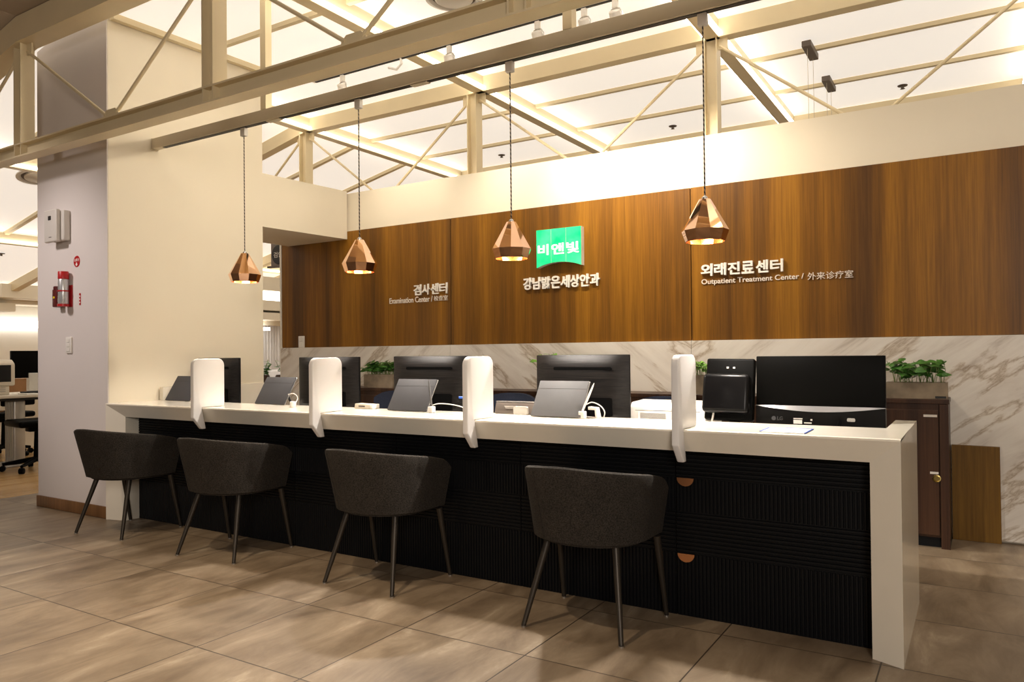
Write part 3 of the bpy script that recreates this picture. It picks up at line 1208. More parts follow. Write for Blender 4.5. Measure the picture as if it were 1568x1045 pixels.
c0 = tub_chair()
spots = [(-1.42, 2.95, 0.0, 'rightmost charcoal tub chair, the nearest one at the counter'),
         (-2.60, 2.965, 0.0, 'charcoal tub chair tucked in front of the third divider from the left'),
         (-3.765, 2.943, 0.10, 'charcoal tub chair between the two leftmost dividers'),
         (-4.84, 2.943, 0.10, 'leftmost charcoal tub chair, in front of the grey pillar')]
for i, (x, y, rz, lab) in enumerate(spots):
    o = c0 if i == 0 else dup(c0, (0, 0, 0))
    o.location = (x, y, 0)
    o.rotation_euler = (0, 0, rz)
    o['label'] = lab

# ================================================================== SIGNS ON THE TIMBER WALL
t = thing('emblem_sign', 'glowing green box sign of three strips with a curved lower edge', 'sign', (-2.82, YB - 0.03, 1.85))
x0, x1 = -3.024, -2.624
zt_, n3 = 2.148, 3
def low(x):
    q = (x - (x0 + x1) / 2) / ((x1 - x0) / 2)
    return 1.882 - 0.038 * q * q
bm = BM()
poly = [(x0, zt_), (x1, zt_)] + [(x1 + (x0 - x1) * i / 16, low(x1 + (x0 - x1) * i / 16)) for i in range(17)]
prism(bm, poly, 'y', YB - 0.050, YB)
obj('sign_box', bm, M_WHITEPL, t)
for i in range(3):
    a = x0 + (x1 - x0) * i / 3 + (0.003 if i else 0.0)
    b_ = x0 + (x1 - x0) * (i + 1) / 3 - (0.003 if i < 2 else 0.0)
    bm = BM()
    poly = [(a, zt_), (b_, zt_)] + [(b_ + (a - b_) * k / 8, low(b_ + (a - b_) * k / 8)) for k in range(9)]
    prism(bm, poly, 'y', YB - 0.056, YB - 0.0505)
    obj('green_strip', bm, M_GREEN, t)
for ch, xa, xb in (('비', -3.010, -2.912), ('앤', -2.886, -2.772), ('빛', -2.750, -2.640)):
    bm = text_bm(ch, xa, xb, 1.942, 2.030, YB - 0.0565, 0.003, 0.022)
    obj('lit_letter', bm, M_GLOWLET, t, smooth=False)


def lettering(name, lab, chars, xa, xb, za, zb_, depth=0.018, bold=0.03, gap=0.10):
    t = thing(name, lab, 'wall lettering', ((xa + xb) / 2, YB, za), 0, 'white lettering on the timber wall')
    n_ = len(chars)
    w = (xb - xa) / (n_ - gap)
    for i, ch in enumerate(chars):
        a = xa + i * w
        bm = text_bm(ch, a, a + w * (1 - gap), za, zb_, YB - 0.0005, depth, bold)
        obj('raised_letter', bm, M_LETTER, t, smooth=False)
    return t


def caption(t, body, xa, xb, za, zb_, bold=0.006, depth=0.006, m=None):
    bm = text_bm(body, xa, xb, za, zb_, YB - 0.0005, depth, bold)
    return obj('caption', bm, m or M_VINYL, t, smooth=False)


t = lettering('clinic_name_lettering', 'white raised Korean lettering under the green emblem', '강남밝은세상안과', -3.175, -2.487, 1.676, 1.776, 0.02, 0.028, 0.06)
t = lettering('outpatient_lettering', 'white lettering at right reading Outpatient Treatment Center under Korean characters', '외래진료센터', -1.686, -1.116, 1.696, 1.784, 0.022, 0.028, 0.12)
caption(t, 'Outpatient Treatment Center /', -1.686, -0.985, 1.628, 1.676, 0.012)
caption(t, '外来诊疗室', -0.962, -0.680, 1.628, 1.678, 0.0)
t = lettering('examination_lettering', 'white lettering at left reading Examination Center under Korean characters', '검사센터', -4.335, -3.957, 1.690, 1.786, 0.014, 0.022, 0.10)
caption(t, 'Examination Center /', -4.626, -4.125, 1.626, 1.678, 0.008)
caption(t, '检查室', -4.110, -3.957, 1.630, 1.676, 0.0)

t = thing('wall_switch', 'white double wall switch low on the timber wall at its left end', 'light switch', (-5.786, YB, 1.234))
bm = BM()
box(bm, -5.828, -5.744, YB - 0.010, YB, 1.234, 1.352, 0.004, 2)
obj('switch_plate', bm, M_WHITEPL, t)
for z in (1.264, 1.322):
    bm = BM()
    box(bm, -5.812, -5.760, YB - 0.0145, YB - 0.0102, z - 0.024, z + 0.024, 0.003, 1)
    obj('rocker', bm, M_WHITEPL, t)

# ================================================================== BEHIND THE COUNTER
YC = 5.027
XC = -0.145
t = thing('credenza', 'long low dark walnut cabinet along the marble wall', 'cabinet', (-2.5, 5.18, 0))
bm = BM()
box(bm, -5.0, XC, YC, YB - 0.020, 0.06, 0.835)
obj('carcass', bm, M_DWOOD, t)
bm = BM()
box(bm, -5.0, XC + 0.004, YC - 0.008, YB - 0.020, 0.8355, 0.862, 0.002, 1)
obj('cabinet_top', bm, M_DWOOD, t)
bm = BM()
box(bm, -5.0, XC, YC + 0.02, YB - 0.020, 0, 0.0595)
obj('plinth', bm, M_BLACK, t)
bm = BM()
box(bm, XC - 0.045, XC, YC - 0.021, YC - 0.0005, 0.0, 0.834)
obj('end_post', bm, M_DWOOD, t)
for i in range(9):
    b_ = XC - 0.052 - i * 0.53
    a = b_ - 0.525
    bm = BM()
    box(bm, a, b_, YC - 0.019, YC - 0.0005, 0.075, 0.800, 0.001, 1)
    dr = obj('door', bm, M_DWOOD, t)
    if i < 3:
        bm = BM()
        lathe(bm, [(0.016, -0.004), (0.022, 0.0), (0.022, 0.006), (0.016, 0.007), (0.014, 0.002), (0.001, 0.002)], 20,
              mtx=Matrix.Translation((b_ - 0.012, YC - 0.019, 0.405)) @ Matrix.Rotation(R(90), 4, 'X'))
        obj('ring_pull', bm, M_BRASS, dr)
        for xa, xb, za, zb_ in ((b_ - 0.075, b_ - 0.005, 0.760, 0.774), (b_ - 0.045, b_ - 0.002, 0.430, 0.443)):
            bm = BM()
            box(bm, xa, xb, YC - 0.0205, YC - 0.0192, za, zb_)
            obj('paper_tag', bm, M_PAPER, dr)
t = obj('leaning_board', prism(BM(), [(-0.140, 0.001), (0.109, 0.001), (0.107, 0.571), (-0.140, 0.573)], 'y', 5.300, 5.3285), M_BOARD)
tag(t, 'mustard wood board standing against the marble beside the cabinet', 'board')


# potted plants
def leaf(bm, base, d, nrm, size, mi=0):
    d = d.normalized()
    s = d.cross(nrm)
    if s.length < 1e-4:
        s = d.cross(Vector((1, 0, 0.2)))
    s.normalize()
    nn = s.cross(d)
    outl = [(0, 0), (0.02, 0.30), (0.16, 0.46), (0.42, 0.44), (0.72, 0.24), (1.0, 0)]
    mid = [bm.verts.new(base + d * (size * p) + nn * (size * (-0.22 * p * p))) for p in (0.05, 0.16, 0.42, 0.72, 1.0)]
    for sg in (1, -1):
        ed = [bm.verts.new(base + d * (size * q) + s * (sg * size * w) + nn * (size * (0.10 * w - 0.22 * q * q))) for q, w in outl[1:5]]
        a = bm.verts.new(base)
        fs = [(a, mid[0], ed[0]), (mid[0], mid[1], ed[1], ed[0]), (mid[1], mid[2], ed[2], ed[1]), (mid[2], mid[3], ed[3], ed[2]), (mid[3], mid[4], ed[3])]
        for f in fs:
            try:
                ff = bm.faces.new(f if sg == 1 else f[::-1])
                ff.material_index = mi
            except Exception:
                pass


def planter(xa, xb, ya, yb2, z0, h, nst, hgt, lab, lm, seed, tagx=None, lsize=0.042, spread=0.05):
    rnd = random.Random(seed)
    t = thing('planter', lab, 'potted plant', ((xa + xb) / 2, (ya + yb2) / 2, z0), 0, 'planters on the low cabinet')
    bm = BM()
    th = 0.010
    box(bm, xa, xb, ya, ya + th, z0, z0 + h)
    box(bm, xa, xb, yb2 - th, yb2, z0, z0 + h)
    box(bm, xa, xa + th, ya + th, yb2 - th, z0, z0 + h)
    box(bm, xb - th, xb, ya + th, yb2 - th, z0, z0 + h)
    box(bm, xa, xb, ya + th, yb2 - th, z0, z0 + 0.01)
    obj('trough', bm, M_CONC, t)
    bm = BM()
    box(bm, xa + th, xb - th, ya + th, yb2 - th, z0 + 0.011, z0 + h - 0.012)
    obj('soil', bm, M_SOIL, t)
    if tagx:
        bm = BM()
        box(bm, tagx - 0.028, tagx + 0.028, ya - 0.002, ya - 0.0002, z0 + 0.003, z0 + 0.016)
        obj('black_tag', bm, M_TRACK, t)
    bs, bl = BM(), BM()
    for i in range(nst):
        p = Vector((rnd.uniform(xa + 0.02, xb - 0.02), rnd.uniform(ya + 0.02, yb2 - 0.03), z0 + h - 0.02))
        hh = hgt * rnd.uniform(0.45, 1.0)
        q = p + Vector((rnd.uniform(-spread, spread), rnd.uniform(-0.05, 0.03), hh))
        if q.y > YB - 0.08:
            q.y = YB - 0.08
        m_ = p.lerp(q, 0.5) + Vector((rnd.uniform(-0.012, 0.012), rnd.uniform(-0.012, 0.012), 0.02))
        tube(bs, [p, m_, q], 0.0018, 5)
        for k in range(rnd.choice((2, 3, 3))):
            a = rnd.uniform(0, 2 * PI)
            st = m_.lerp(q, rnd.uniform(0.3, 1.0))
            d = Vector((math.cos(a), math.sin(a) * 0.7 - 0.25, rnd.uniform(-0.35, 0.35)))
            leaf(bl, st, d, Vector((rnd.uniform(-.4, .4), -0.55, 1)), lsize * rnd.uniform(0.7, 1.25))
    obj('stems', bs, M_STEM, t)
    obj('foliage', bl, lm, t, fix=False)
    return t


planter(-0.475, -0.150, 5.07, 5.20, 0.8625, 0.095, 44, 0.155, 'planter of trailing pothos on the cabinet right of the biggest monitor', M_LEAF, 3, -0.185, 0.050)
planter(-4.70, -4.36, 5.07, 5.20, 0.8625, 0.118, 70, 0.145, 'planter of dense dark foliage on the cabinet right of the second divider', M_LEAF, 5, None, 0.056)
planter(-1.70, -1.42, 5.07, 5.20, 0.8625, 0.130, 46, 0.12, 'planter of bright green leaves on the cabinet beside the frosted divider', M_LEAFB, 9, None, 0.034, 0.02)
planter(-2.90, -2.60, 5.07, 5.20, 0.8625, 0.118, 30, 0.20, 'planter with pale vine leaves peeping out left of the monitor below the emblem', M_LEAFB, 14, None, 0.05, 0.10)


# office chairs behind the counter
def staff_chair():
    t = thing('staff_chair', '', 'office chair', (0, 0, 0), 0, 'navy staff chairs behind the counter')
    bm = BM()
    nx, nz = 14, 8
    def pt(i, j, off):
        u = -1 + 2 * i / nx
        v = j / nz
        w = 0.22 * (1 - 0.10 * (1 - v))
        z = 0.50 + v * (0.375 - 0.055 * abs(u) ** 3.2)
        y = 0.16 - 0.05 * (u * u) + off + 0.05 * (v - 0.5) ** 2
        return (u * w, y, z)
    A = [[bm.verts.new(pt(i, j, 0)) for j in range(nz + 1)] for i in range(nx + 1)]
    B = [[bm.verts.new(pt(i, j, 0.035)) for j in range(nz + 1)] for i in range(nx + 1)]
    for i in range(nx):
        for j in range(nz):
            bm.faces.new((A[i][j], A[i + 1][j], A[i + 1][j + 1], A[i][j + 1]))
            bm.faces.new((B[i][j], B[i][j + 1], B[i + 1][j + 1], B[i + 1][j]))
    for i in range(nx):
        bm.faces.new((A[i][nz], A[i + 1][nz], B[i + 1][nz], B[i][nz]))
        bm.faces.new((A[i][0], B[i][0], B[i + 1][0], A[i + 1][0]))
    for j in range(nz):
        bm.faces.new((A[0][j], A[0][j + 1], B[0][j + 1], B[0][j]))
        bm.faces.new((A[nx][j], B[nx][j], B[nx][j + 1], A[nx][j + 1]))
    obj('backrest', bm, M_NAVY, t, world=False)
    bm = BM()
    box(bm, -0.23, 0.23, -0.28, 0.14, 0.42, 0.485, 0.025, 3)
    obj('seat', bm, M_NAVY, t, world=False)
    bm = BM()
    tube(bm, [(0, 0.12, 0.41), (0, 0.235, 0.43), (0, 0.235, 0.66)], 0.016, 8)
    obj('back_bracket', bm, M_BPLAST, t, world=False)
    bm = BM()
    tube(bm, [(0, -0.05, 0.10), (0, -0.05, 0.42)], [0.028, 0.020], 12)
    obj('gas_column', bm, M_BPLAST, t, world=False)
    for k in range(5):
        a = 2 * PI * k / 5 + 0.3
        bm = BM()
        e = Vector((0.28 * math.cos(a), -0.05 + 0.28 * math.sin(a), 0.065))
        tube(bm, [(0, -0.05, 0.10), e], [0.026, 0.014], 8)
        lg = obj('base_arm', bm, M_BPLAST, t, world=False)
        bm = BM()
        lathe(bm, [(0.012, -0.02), (0.026, -0.018), (0.026, 0.018), (0.012, 0.02)], 12, cap=True,
              mtx=Matrix.Translation((e.x, e.y, 0.027)) @ Matrix.Rotation(R(90), 4, 'X'))
        obj('castor', bm, M_BPLAST, lg, world=False)
    return t


s0 = staff_chair()
for i, (x, y, lab) in enumerate(((-1.665, 4.36, 'navy staff chair whose backrest shows behind the printer'),
                                (-2.80, 4.36, 'navy staff chair whose backrest shows behind the small silver display'),
                                (-3.83, 4.36, 'navy staff chair mostly hidden, behind the small pale box'))):
    o = s0 if i == 0 else dup(s0, (0, 0, 0))
    o.location = (x, y, 0)
    o['label'] = lab


# all-in-one computers seen from behind: local origin under the stand, screen towards +Y
def aio(w=0.56):
    t = thing('desktop_monitor', '', 'monitor', (0, 0, 0), 0, 'brushed black monitors on the staff worktop')
    z0, z1 = 0.060, 0.412
    h = w / 2
    # curved back shell
    bm = BM()
    nx, nz = 12, 10
    def y(u, v):
        e = (1 - abs(u) ** 6) * (1 - abs(v) ** 8)
        return 0.004 - 0.042 * e * (1.0 - 0.35 * v)
    G = []
    for i in range(nx + 1):
        row = []
        for j in range(nz + 1):
            u, v = -1 + 2 * i / nx, -1 + 2 * j / nz
            row.append(bm.verts.new((u * h, y(u, v), (z0 + z1) / 2 + v * (z1 - z0) / 2)))
        G.append(row)
    for i in range(nx):
        for j in range(nz):
            bm.faces.new((G[i][j], G[i + 1][j], G[i + 1][j + 1], G[i][j + 1]))
    obj('back_shell', bm, M_BRUSH, t, world=False, fix=False)
    bm = BM()
    box(bm, -h - 0.002, h + 0.002, 0.0042, 0.022, z0 - 0.002, z1 + 0.002, 0.005, 2)
    obj('bezel', bm, M_GLOSS, t, world=False)
    bm = BM()
    box(bm, -h + 0.02, h - 0.02, 0.0222, 0.0232, z0 + 0.02, z1 - 0.02)
    obj('screen', bm, M_SCREEN, t, world=False)
    bm = BM()
    prism(bm, rrect(0.02, z1 - 0.073, 0.175, 0.0085, 0.008), 'y', -0.0300, -0.018)
    obj('vent_slot', bm, M_VOID, t, world=False)
    bm = BM()
    prism(bm, rrect(0.10, 0.135, 0.10, 0.05, 0.012), 'y', -0.0462, -0.030)
    obj('port_cover', bm, M_VOID, t, world=False)
    bm = BM()
    box(bm, -0.05, 0.05, -0.075, -0.030, 0.012, 0.16, 0.008, 2)
    obj('stand_neck', bm, M_BPLAST, t, world=False)
    bm = BM()
    prism(bm, rrect(0, -0.01, 0.13, 0.095, 0.03), 'z', 0.0, 0.011)
    obj('stand_foot', bm, M_BPLAST, t, world=False)
    return t


a0 = aio()
WT = 0.7285
for i, (x, y, rz, lab) in enumerate(((-1.842, 3.70, 0.0, 'black brushed monitor with a long vent slot, below the green emblem'),
                                     (-2.890, 3.70, 0.02, 'black brushed monitor left of the third divider from the left'),
                                     (-3.757, 3.70, 0.0, 'black brushed monitor partly hidden behind the second divider from the left'),
                                     (-4.945, 3.72, -0.10, 'leftmost black monitor, behind the leftmost divider'))):
    o = a0 if i == 0 else dup(a0, (0, 0, 0))
    o.location = (x, y, WT)
    o.rotation_euler = (0, 0, rz)
    o['label'] = lab
bm = BM()
box(bm, -2.62, -2.59, 3.636, 3.650, 0.888, 0.902, 0.002, 1)
tag(obj('cable_plug', bm, M_BLUE), 'blue video cable plug at the back of the second monitor from the emblem', 'plug')

# big flat monitor at the right end
t = thing('display_monitor', 'large glossy black monitor with LG marking at the right end of the counter', 'monitor', (-0.627, 3.72, WT))
xa, xb = -0.907, -0.347
bm = BM()
prism(bm, [(3.700, 0.895), (3.730, 0.895), (3.730, 1.128), (3.712, 1.128)], 'x', xa, xb, 0.004, 2)
obj('upper_shell', bm, M_BPLAST, t)
bm = BM()
box(bm, xa, xb, 3.7305, 3.741, 0.795, 1.128, 0.003, 1)
obj('bezel', bm, M_GLOSS, t)
bm = BM()
box(bm, xa + 0.015, xb - 0.015, 3.7412, 3.7422, 0.815, 1.113)
obj('screen', bm, M_SCREEN, t)
bm = BM()
prism(bm, [(xa, 0.893)] + [(xa + (xb - xa) * i / 12, 0.893 - 0.024 * math.sin(PI * i / 12)) for i in range(1, 12)] + [(xb, 0.893), (xb, 0.795), (xa, 0.795)], 'y', 3.692, 3.730)
obj('lower_shell', bm, M_GLOSS, t)
bm = BM()
n_ = 16
va, vb = [], []
for i in range(n_ + 1):
    x = xa + (xb - xa) * i / n_
    d = 0.024 * math.sin(PI * i / n_)
    va.append(bm.verts.new((x, 3.699, 0.8955)))
    vb.append(bm.verts.new((x, 3.690, 0.893 - d)))
for i in range(n_):
    bm.faces.new((va[i], vb[i], vb[i + 1], va[i + 1]))
obj('curved_lip', bm, M_LIP, t, label='shiny curved ridge')
bm = text_bm('LG', -0.808, -0.784, 0.826, 0.843, 3.6915, 0.001, 0.01)
lathe(bm, [(0.001, 0.0), (0.010, 0.0)], 20, mtx=Matrix.Translation((-0.824, 3.6907, 0.8345)) @ Matrix.Rotation(R(90), 4, 'X'))
obj('maker_mark', bm, M_DGREYPL, t, smooth=False)
bm = BM()
for a_, b2, c_, d_ in ((-0.735, -0.695, 0.834, 0.838), (-0.735, -0.697, 0.812, 0.830), (-0.660, -0.652, 0.828, 0.836), (-0.688, -0.655, 0.815, 0.820)):
    box(bm, a_, b2, 3.6905, 3.6916, c_, d_)
obj('rating_label', bm, M_GREYWHITE, t)
bm = BM()
prism(bm, rrect(-0.487, 0.838, 0.017, 0.008, 0.005), 'y', 3.6895, 3.6916)
obj('display_port', bm, M_SILVER, t)
bm = BM()
tube(bm, [(-0.535, 3.690, 0.828), (-0.535, 3.665, 0.824), (-0.545, 3.66, 0.79), (-0.55, 3.67, 0.735)], 0.006, 8)
obj('power_lead', bm, M_BPLAST, t)
bm = BM()
box(bm, -0.66, -0.59, 3.742, 3.775, 0.74, 0.90, 0.004, 1)
box(bm, -0.75, -0.50, 3.66, 3.86, WT, WT + 0.011, 0.004, 1)
obj('stand', bm, M_BPLAST, t)

# POS screen with a boxy customer display on its back
t = thing('pos_terminal', 'black point of sale screen with a smaller customer display on its back', 'monitor', (-1.02, 3.68, WT))
m = Matrix.Translation((-1.030, 3.70, 0.965)) @ Matrix.Rotation(R(-12), 4, 'X') @ Matrix.Rotation(R(4), 4, 'Z')
bm = BM()
xbox(bm, m, 0.116, 0.024, 0.152, 0.010, 3)
obj('screen_housing', bm, M_BPLAST, t)
bm = BM()
xbox(bm, m @ Matrix.Translation((0, 0.0255, 0)), 0.102, 0.001, 0.135)
obj('screen', bm, M_SCREEN, t)
bm = BM()
xbox(bm, m @ Matrix.Translation((-0.004, -0.0620, -0.030)), 0.110, 0.038, 0.094, 0.020, 4)
obj('customer_display', bm, M_GLOSS, t)
bm = BM()
for dx in (-0.012, 0.018):
    xbox(bm, m @ Matrix.Translation((dx, -0.0248, 0.105)), 0.005, 0.001, 0.004)
obj('maker_badge', bm, M_GREYWHITE, t)
bm = BM()
tube(bm, [(-1.02, 3.70, 0.86), (-1.02, 3.74, 0.80), (-1.02, 3.73, 0.735)], 0.030, 12)
box(bm, -1.11, -0.93, 3.63, 3.83, WT, WT + 0.018, 0.006, 2)
obj('stand', bm, M_BPLAST, t)
bm = BM()
tube(bm, [(-1.07, 3.66, 0.865), (-1.09, 3.62, 0.86), (-1.10, 3.615, 0.80), (-1.09, 3.64, 0.74)], 0.005, 8)
obj('cable', bm, M_WHITEPL, t)

# printer
t = thing('printer', 'white laser printer with a ribbed back, behind the frosted divider', 'printer', (-1.41, 3.92, WT))
xa, xb, ya, yb2 = -1.575, -1.165, 3.74, 4.02
bm = BM()
prism(bm, [(ya, WT + 0.004), (yb2, WT + 0.004), (yb2, 0.86), (yb2 - 0.10, 0.895), (ya + 0.02, 0.889), (ya, 0.865)], 'x', xa, xb, 0.008, 2)
obj('printer_body', bm, M_WHITEPL, t)
bm = BM()
box(bm, xa + 0.045, xb - 0.03, ya - 0.004, ya - 0.0003, 0.770, 0.842, 0.001, 1)
obj('rear_cover', bm, M_WHITEPL, t)
bm = BM()
for i in range(5):
    z = 0.805 + i * 0.0065
    box(bm, xa + 0.06, xa + 0.20, ya - 0.0052, ya - 0.0042, z, z + 0.0022)
box(bm, xa + 0.03, xb - 0.03, ya - 0.001, ya + 0.0008, 0.8465, 0.8485)
obj('vent_rib', bm, M_GREYPL, t)
bm = BM()
for i in range(6):
    for k in range(3):
        box(bm, xb - 0.001, xb + 0.0012, ya + 0.07 + k * 0.016, ya + 0.078 + k * 0.016, 0.82 + i * 0.008, 0.8235 + i * 0.008)
obj('side_vent', bm, M_GREYPL, t)
bm = BM()
box(bm, xa - 0.012, xa + 0.012, ya - 0.022, ya - 0.006, WT + 0.001, 0.80, 0.004, 1)
tag(obj('power_adapter', bm, M_DGREYPL), 'small dark adapter plug standing at the left corner of the printer', 'plug')


# ------------------------------------------------------------------ things on the ledge
ZL = 0.8285
def tablet(x, y, lab, m, rz=0.0, w=0.284, tilt=31.5, d=0.205):
    t = thing('tablet_display', lab, 'tablet', (x, y, ZL), rz, 'tablets leaning on the counter')
    rot = Matrix.Rotation(R(90 - tilt), 4, 'X')
    up_ = Vector((0, math.sin(R(tilt)), math.cos(R(tilt))))
    nn = Vector((0, math.cos(R(tilt)), -math.sin(R(tilt))))
    def slab(bm, u0, u1, v0, v1, n0, n1, bev):
        b = bmesh.new()
        box(b, u0, u1, v0, v1, n0, n1, bev, 2)
        for v in b.verts:
            c = v.co.copy()
            v.co = Vector((c.x, 0, 0)) + up_ * c.y + nn * c.z + Vector((0, 0, 0.0008 + 0.013 * math.sin(R(tilt))))
        merge(bm, b)
    bm = BM()
    slab(bm, -w / 2, w / 2, 0, d, 0.0, 0.0095, 0.003)
    obj('back_cover', bm, m, t, world=False)
    bm = BM()
    slab(bm, -w / 2 - 0.001, w / 2 + 0.0012, 0.001, d + 0.001, 0.0097, 0.0135, 0.0015)
    obj('silver_frame', bm, M_SILVER, t, world=False)
    bm = BM()
    slab(bm, -w / 2 + 0.01, w / 2 - 0.01, 0.01, d - 0.01, 0.0137, 0.0143, 0)
    obj('screen', bm, M_SCREEN, t, world=False)
    bm = BM()
    slab(bm, -w / 2 + 0.002, w / 2 - 0.002, d - 0.048, d - 0.0465, -0.0006, 0.0002, 0)
    obj('hinge_line', bm, M_TRACK, t, world=False)
    bm = BM()
    a = up_ * (d * 0.62) + nn * 0.016
    b_ = Vector((0, a.y + 0.05, 0.003))
    for sx in (-0.07, 0.07):
        bar(bm, Vector((sx, 0, 0)) + a, Vector((sx, 0, 0)) + b_, 0.02, 0.004)
    obj('kickstand', bm, M_DGREYPL, t, world=False)
    return t


tablet(-1.807, 3.330, 'grey tablet in front of the monitor below the green emblem', M_GREYPL)
tablet(-2.771, 3.335, 'dark grey tablet left of the third divider from the left', M_DGREYPL)
tablet(-4.000, 3.405, 'dark tablet between the leftmost divider and the second one', M_DGREYPL)
tablet(-4.975, 3.395, 'leftmost dark tablet, by the cream wall at the counter end', M_DGREYPL)


def pen_cup(x, y, lean, pen_m, lab, lab2):
    t = thing('pen_stand', lab, 'pen holder', (x, y, ZL), 0, 'white pen stands')
    bm = BM()
    box(bm, x - 0.016, x + 0.016, y - 0.016, y + 0.016, ZL, ZL + 0.036, 0.004, 2)
    obj('holder', bm, M_WHITEPL, t)
    p = thing('stylus_pen', lab2, 'pen', (x, y, ZL + 0.0365), 0, 'stylus pens')
    a = Vector((x, y, ZL + 0.037))
    d = Vector(lean).normalized()
    bm = BM()
    tube(bm, [a, a + d * 0.09, a + d * 0.135], [0.0055, 0.006, 0.004], 8)
    obj('barrel', bm, pen_m, p)
    bm = BM()
    tube(bm, [a + d * 0.1355, a + d * 0.150], [0.0038, 0.0012], 8)
    obj('tip', bm, pen_m, p)
    return t


pen_cup(-1.663, 3.352, (0.40, 0.15, 1), M_WHITEPL, 'white pen stand right of the grey tablet', 'white stylus leaning right in its stand')
pen_cup(-2.574, 3.318, (-0.10, -0.05, 1), M_GREYPL, 'white pen stand right of the dark tablet with a looping white cable', 'thin grey stylus standing upright in its stand')
t = thing('pen_stand', 'short round white pen stand right of the dark tablet behind the second divider', 'pen holder', (-3.654, 3.30, ZL), 0, 'white pen stands')
bm = BM()
lathe(bm, [(0.019, 0.0), (0.0195, 0.002), (0.0185, 0.036), (0.015, 0.038)], 20, (-3.654, 3.30, ZL), cap=True)
obj('holder', bm, M_WHITEPL, t)


def cable(pts, r, m, lab):
    # smooth through Catmull-Rom
    P_ = [Vector(p) for p in pts]
    P_ = [P_[0]] + P_ + [P_[-1]]
    out = []
    for i in range(1, len(P_) - 2):
        for k in range(6):
            t_ = k / 6
            a, b_, c, d = P_[i - 1], P_[i], P_[i + 1], P_[i + 2]
            out.append(0.5 * ((2 * b_) + (c - a) * t_ + (2 * a - 5 * b_ + 4 * c - d) * t_ ** 2 + (3 * b_ - a - 3 * c + d) * t_ ** 3))
    out.append(P_[-2])
    bm = BM()
    tube(bm, out, r, 8)
    return tag(obj('white_cable', bm, m), lab, 'cable')


cable([(-2.625, 3.375, 0.862), (-2.58, 3.39, 0.875), (-2.50, 3.40, 0.872), (-2.42, 3.40, 0.857), (-2.385, 3.36, 0.835), (-2.41, 3.29, 0.8315), (-2.47, 3.23, 0.8315)], 0.0028, M_WHITEPL, 'white cable looping over the counter left of the third divider')
cable([(-1.664, 3.40, 0.895), (-1.64, 3.415, 0.905), (-1.60, 3.42, 0.89), (-1.575, 3.42, 0.86), (-1.58, 3.42, 0.8315)], 0.0028, M_WHITEPL, 'white cable curling behind the white stylus')
cable([(-3.842, 3.43, 0.90), (-3.80, 3.44, 0.905), (-3.755, 3.43, 0.88), (-3.745, 3.40, 0.845), (-3.75, 3.37, 0.8315)], 0.0028, M_WHITEPL, 'white cable arching beside the dark tablet left of the second divider')
t = thing('charging_dock', 'small white charging dock right of the grey tablet', 'charger', (-1.625, 3.40, ZL))
bm = BM()
prism(bm, [(-1.652, ZL + 0.056), (-1.607, ZL + 0.052), (-1.597, ZL), (-1.612, ZL), (-1.616, ZL + 0.040), (-1.652, ZL + 0.040)], 'y', 3.39, 3.43, 0.002, 1)
obj('dock_body', bm, M_WHITEPL, t)

# small silver customer display with a white clip
t = thing('small_display', 'small taupe metal display with a white clip, left of the grey tablet', 'display', (-2.10, 3.45, ZL))
bm = BM()
prism(bm, [(3.432, ZL + 0.001), (3.450, ZL + 0.001), (3.470, ZL + 0.062), (3.452, ZL + 0.062)], 'x', -2.235, -1.985, 0.003, 2)
obj('display_shell', bm, M_TAUPE, t)
bm = BM()
box(bm, -2.235, -1.985, 3.451, 3.475, ZL + 0.0625, ZL + 0.067)
obj('pale_rim', bm, M_SILVER, t)
bm = BM()
prism(bm, rrect(-2.062, ZL + 0.022, 0.043, 0.021, 0.008), 'y', 3.418, 3.432)
obj('white_clip', bm, M_WHITEPL, t)
bm = BM()
for i in range(3):
    box(bm, -2.175 + i * 0.004, -2.115, 3.4405 - i * 0.0015, 3.4424 - i * 0.0015, ZL + 0.040 - i * 0.005, ZL + 0.0425 - i * 0.005)
obj('printed_label', bm, M_PAPER, t)

t = thing('card_box', 'small pale box with a printed top at the counter edge right of the second divider', 'box', (-3.15, 3.42, ZL))
bm = BM()
prism(bm, [(-3.222, ZL), (-3.075, ZL), (-3.085, ZL + 0.028), (-3.215, ZL + 0.031)], 'y', 3.39, 3.452, 0.003, 2)
obj('box_body', bm, M_BEIGE, t)
bm = BM()
box(bm, -3.185, -3.135, 3.3885, 3.3898, ZL + 0.011, ZL + 0.020)
obj('printed_label', bm, M_INK, t)
bm = BM()
box(bm, -3.095, -3.074, 3.388, 3.454, ZL + 0.0005, ZL + 0.029, 0.004, 2)
obj('white_end', bm, M_WHITEPL, t)

t = thing('writing_mat', 'clear flat mat with blue edges lying on the counter before the biggest monitor', 'mat', (-0.66, 3.19, ZL))
bm = BM()
prism(bm, [(-0.745, 3.095), (-0.575, 3.092), (-0.578, 3.285), (-0.748, 3.275)], 'z', ZL, ZL + 0.0018)
obj('sheet', bm, M_DIV, t)
bm = BM()
for a_, b2 in (((-0.745, 3.095), (-0.748, 3.275)), ((-0.748, 3.275), (-0.578, 3.285)), ((-0.578, 3.285), (-0.575, 3.092))):
    bar(bm, (*a_, ZL + 0.0024), (*b2, ZL + 0.0024), 0.0065, 0.001)
obj('blue_border', bm, M_BLUE, t)

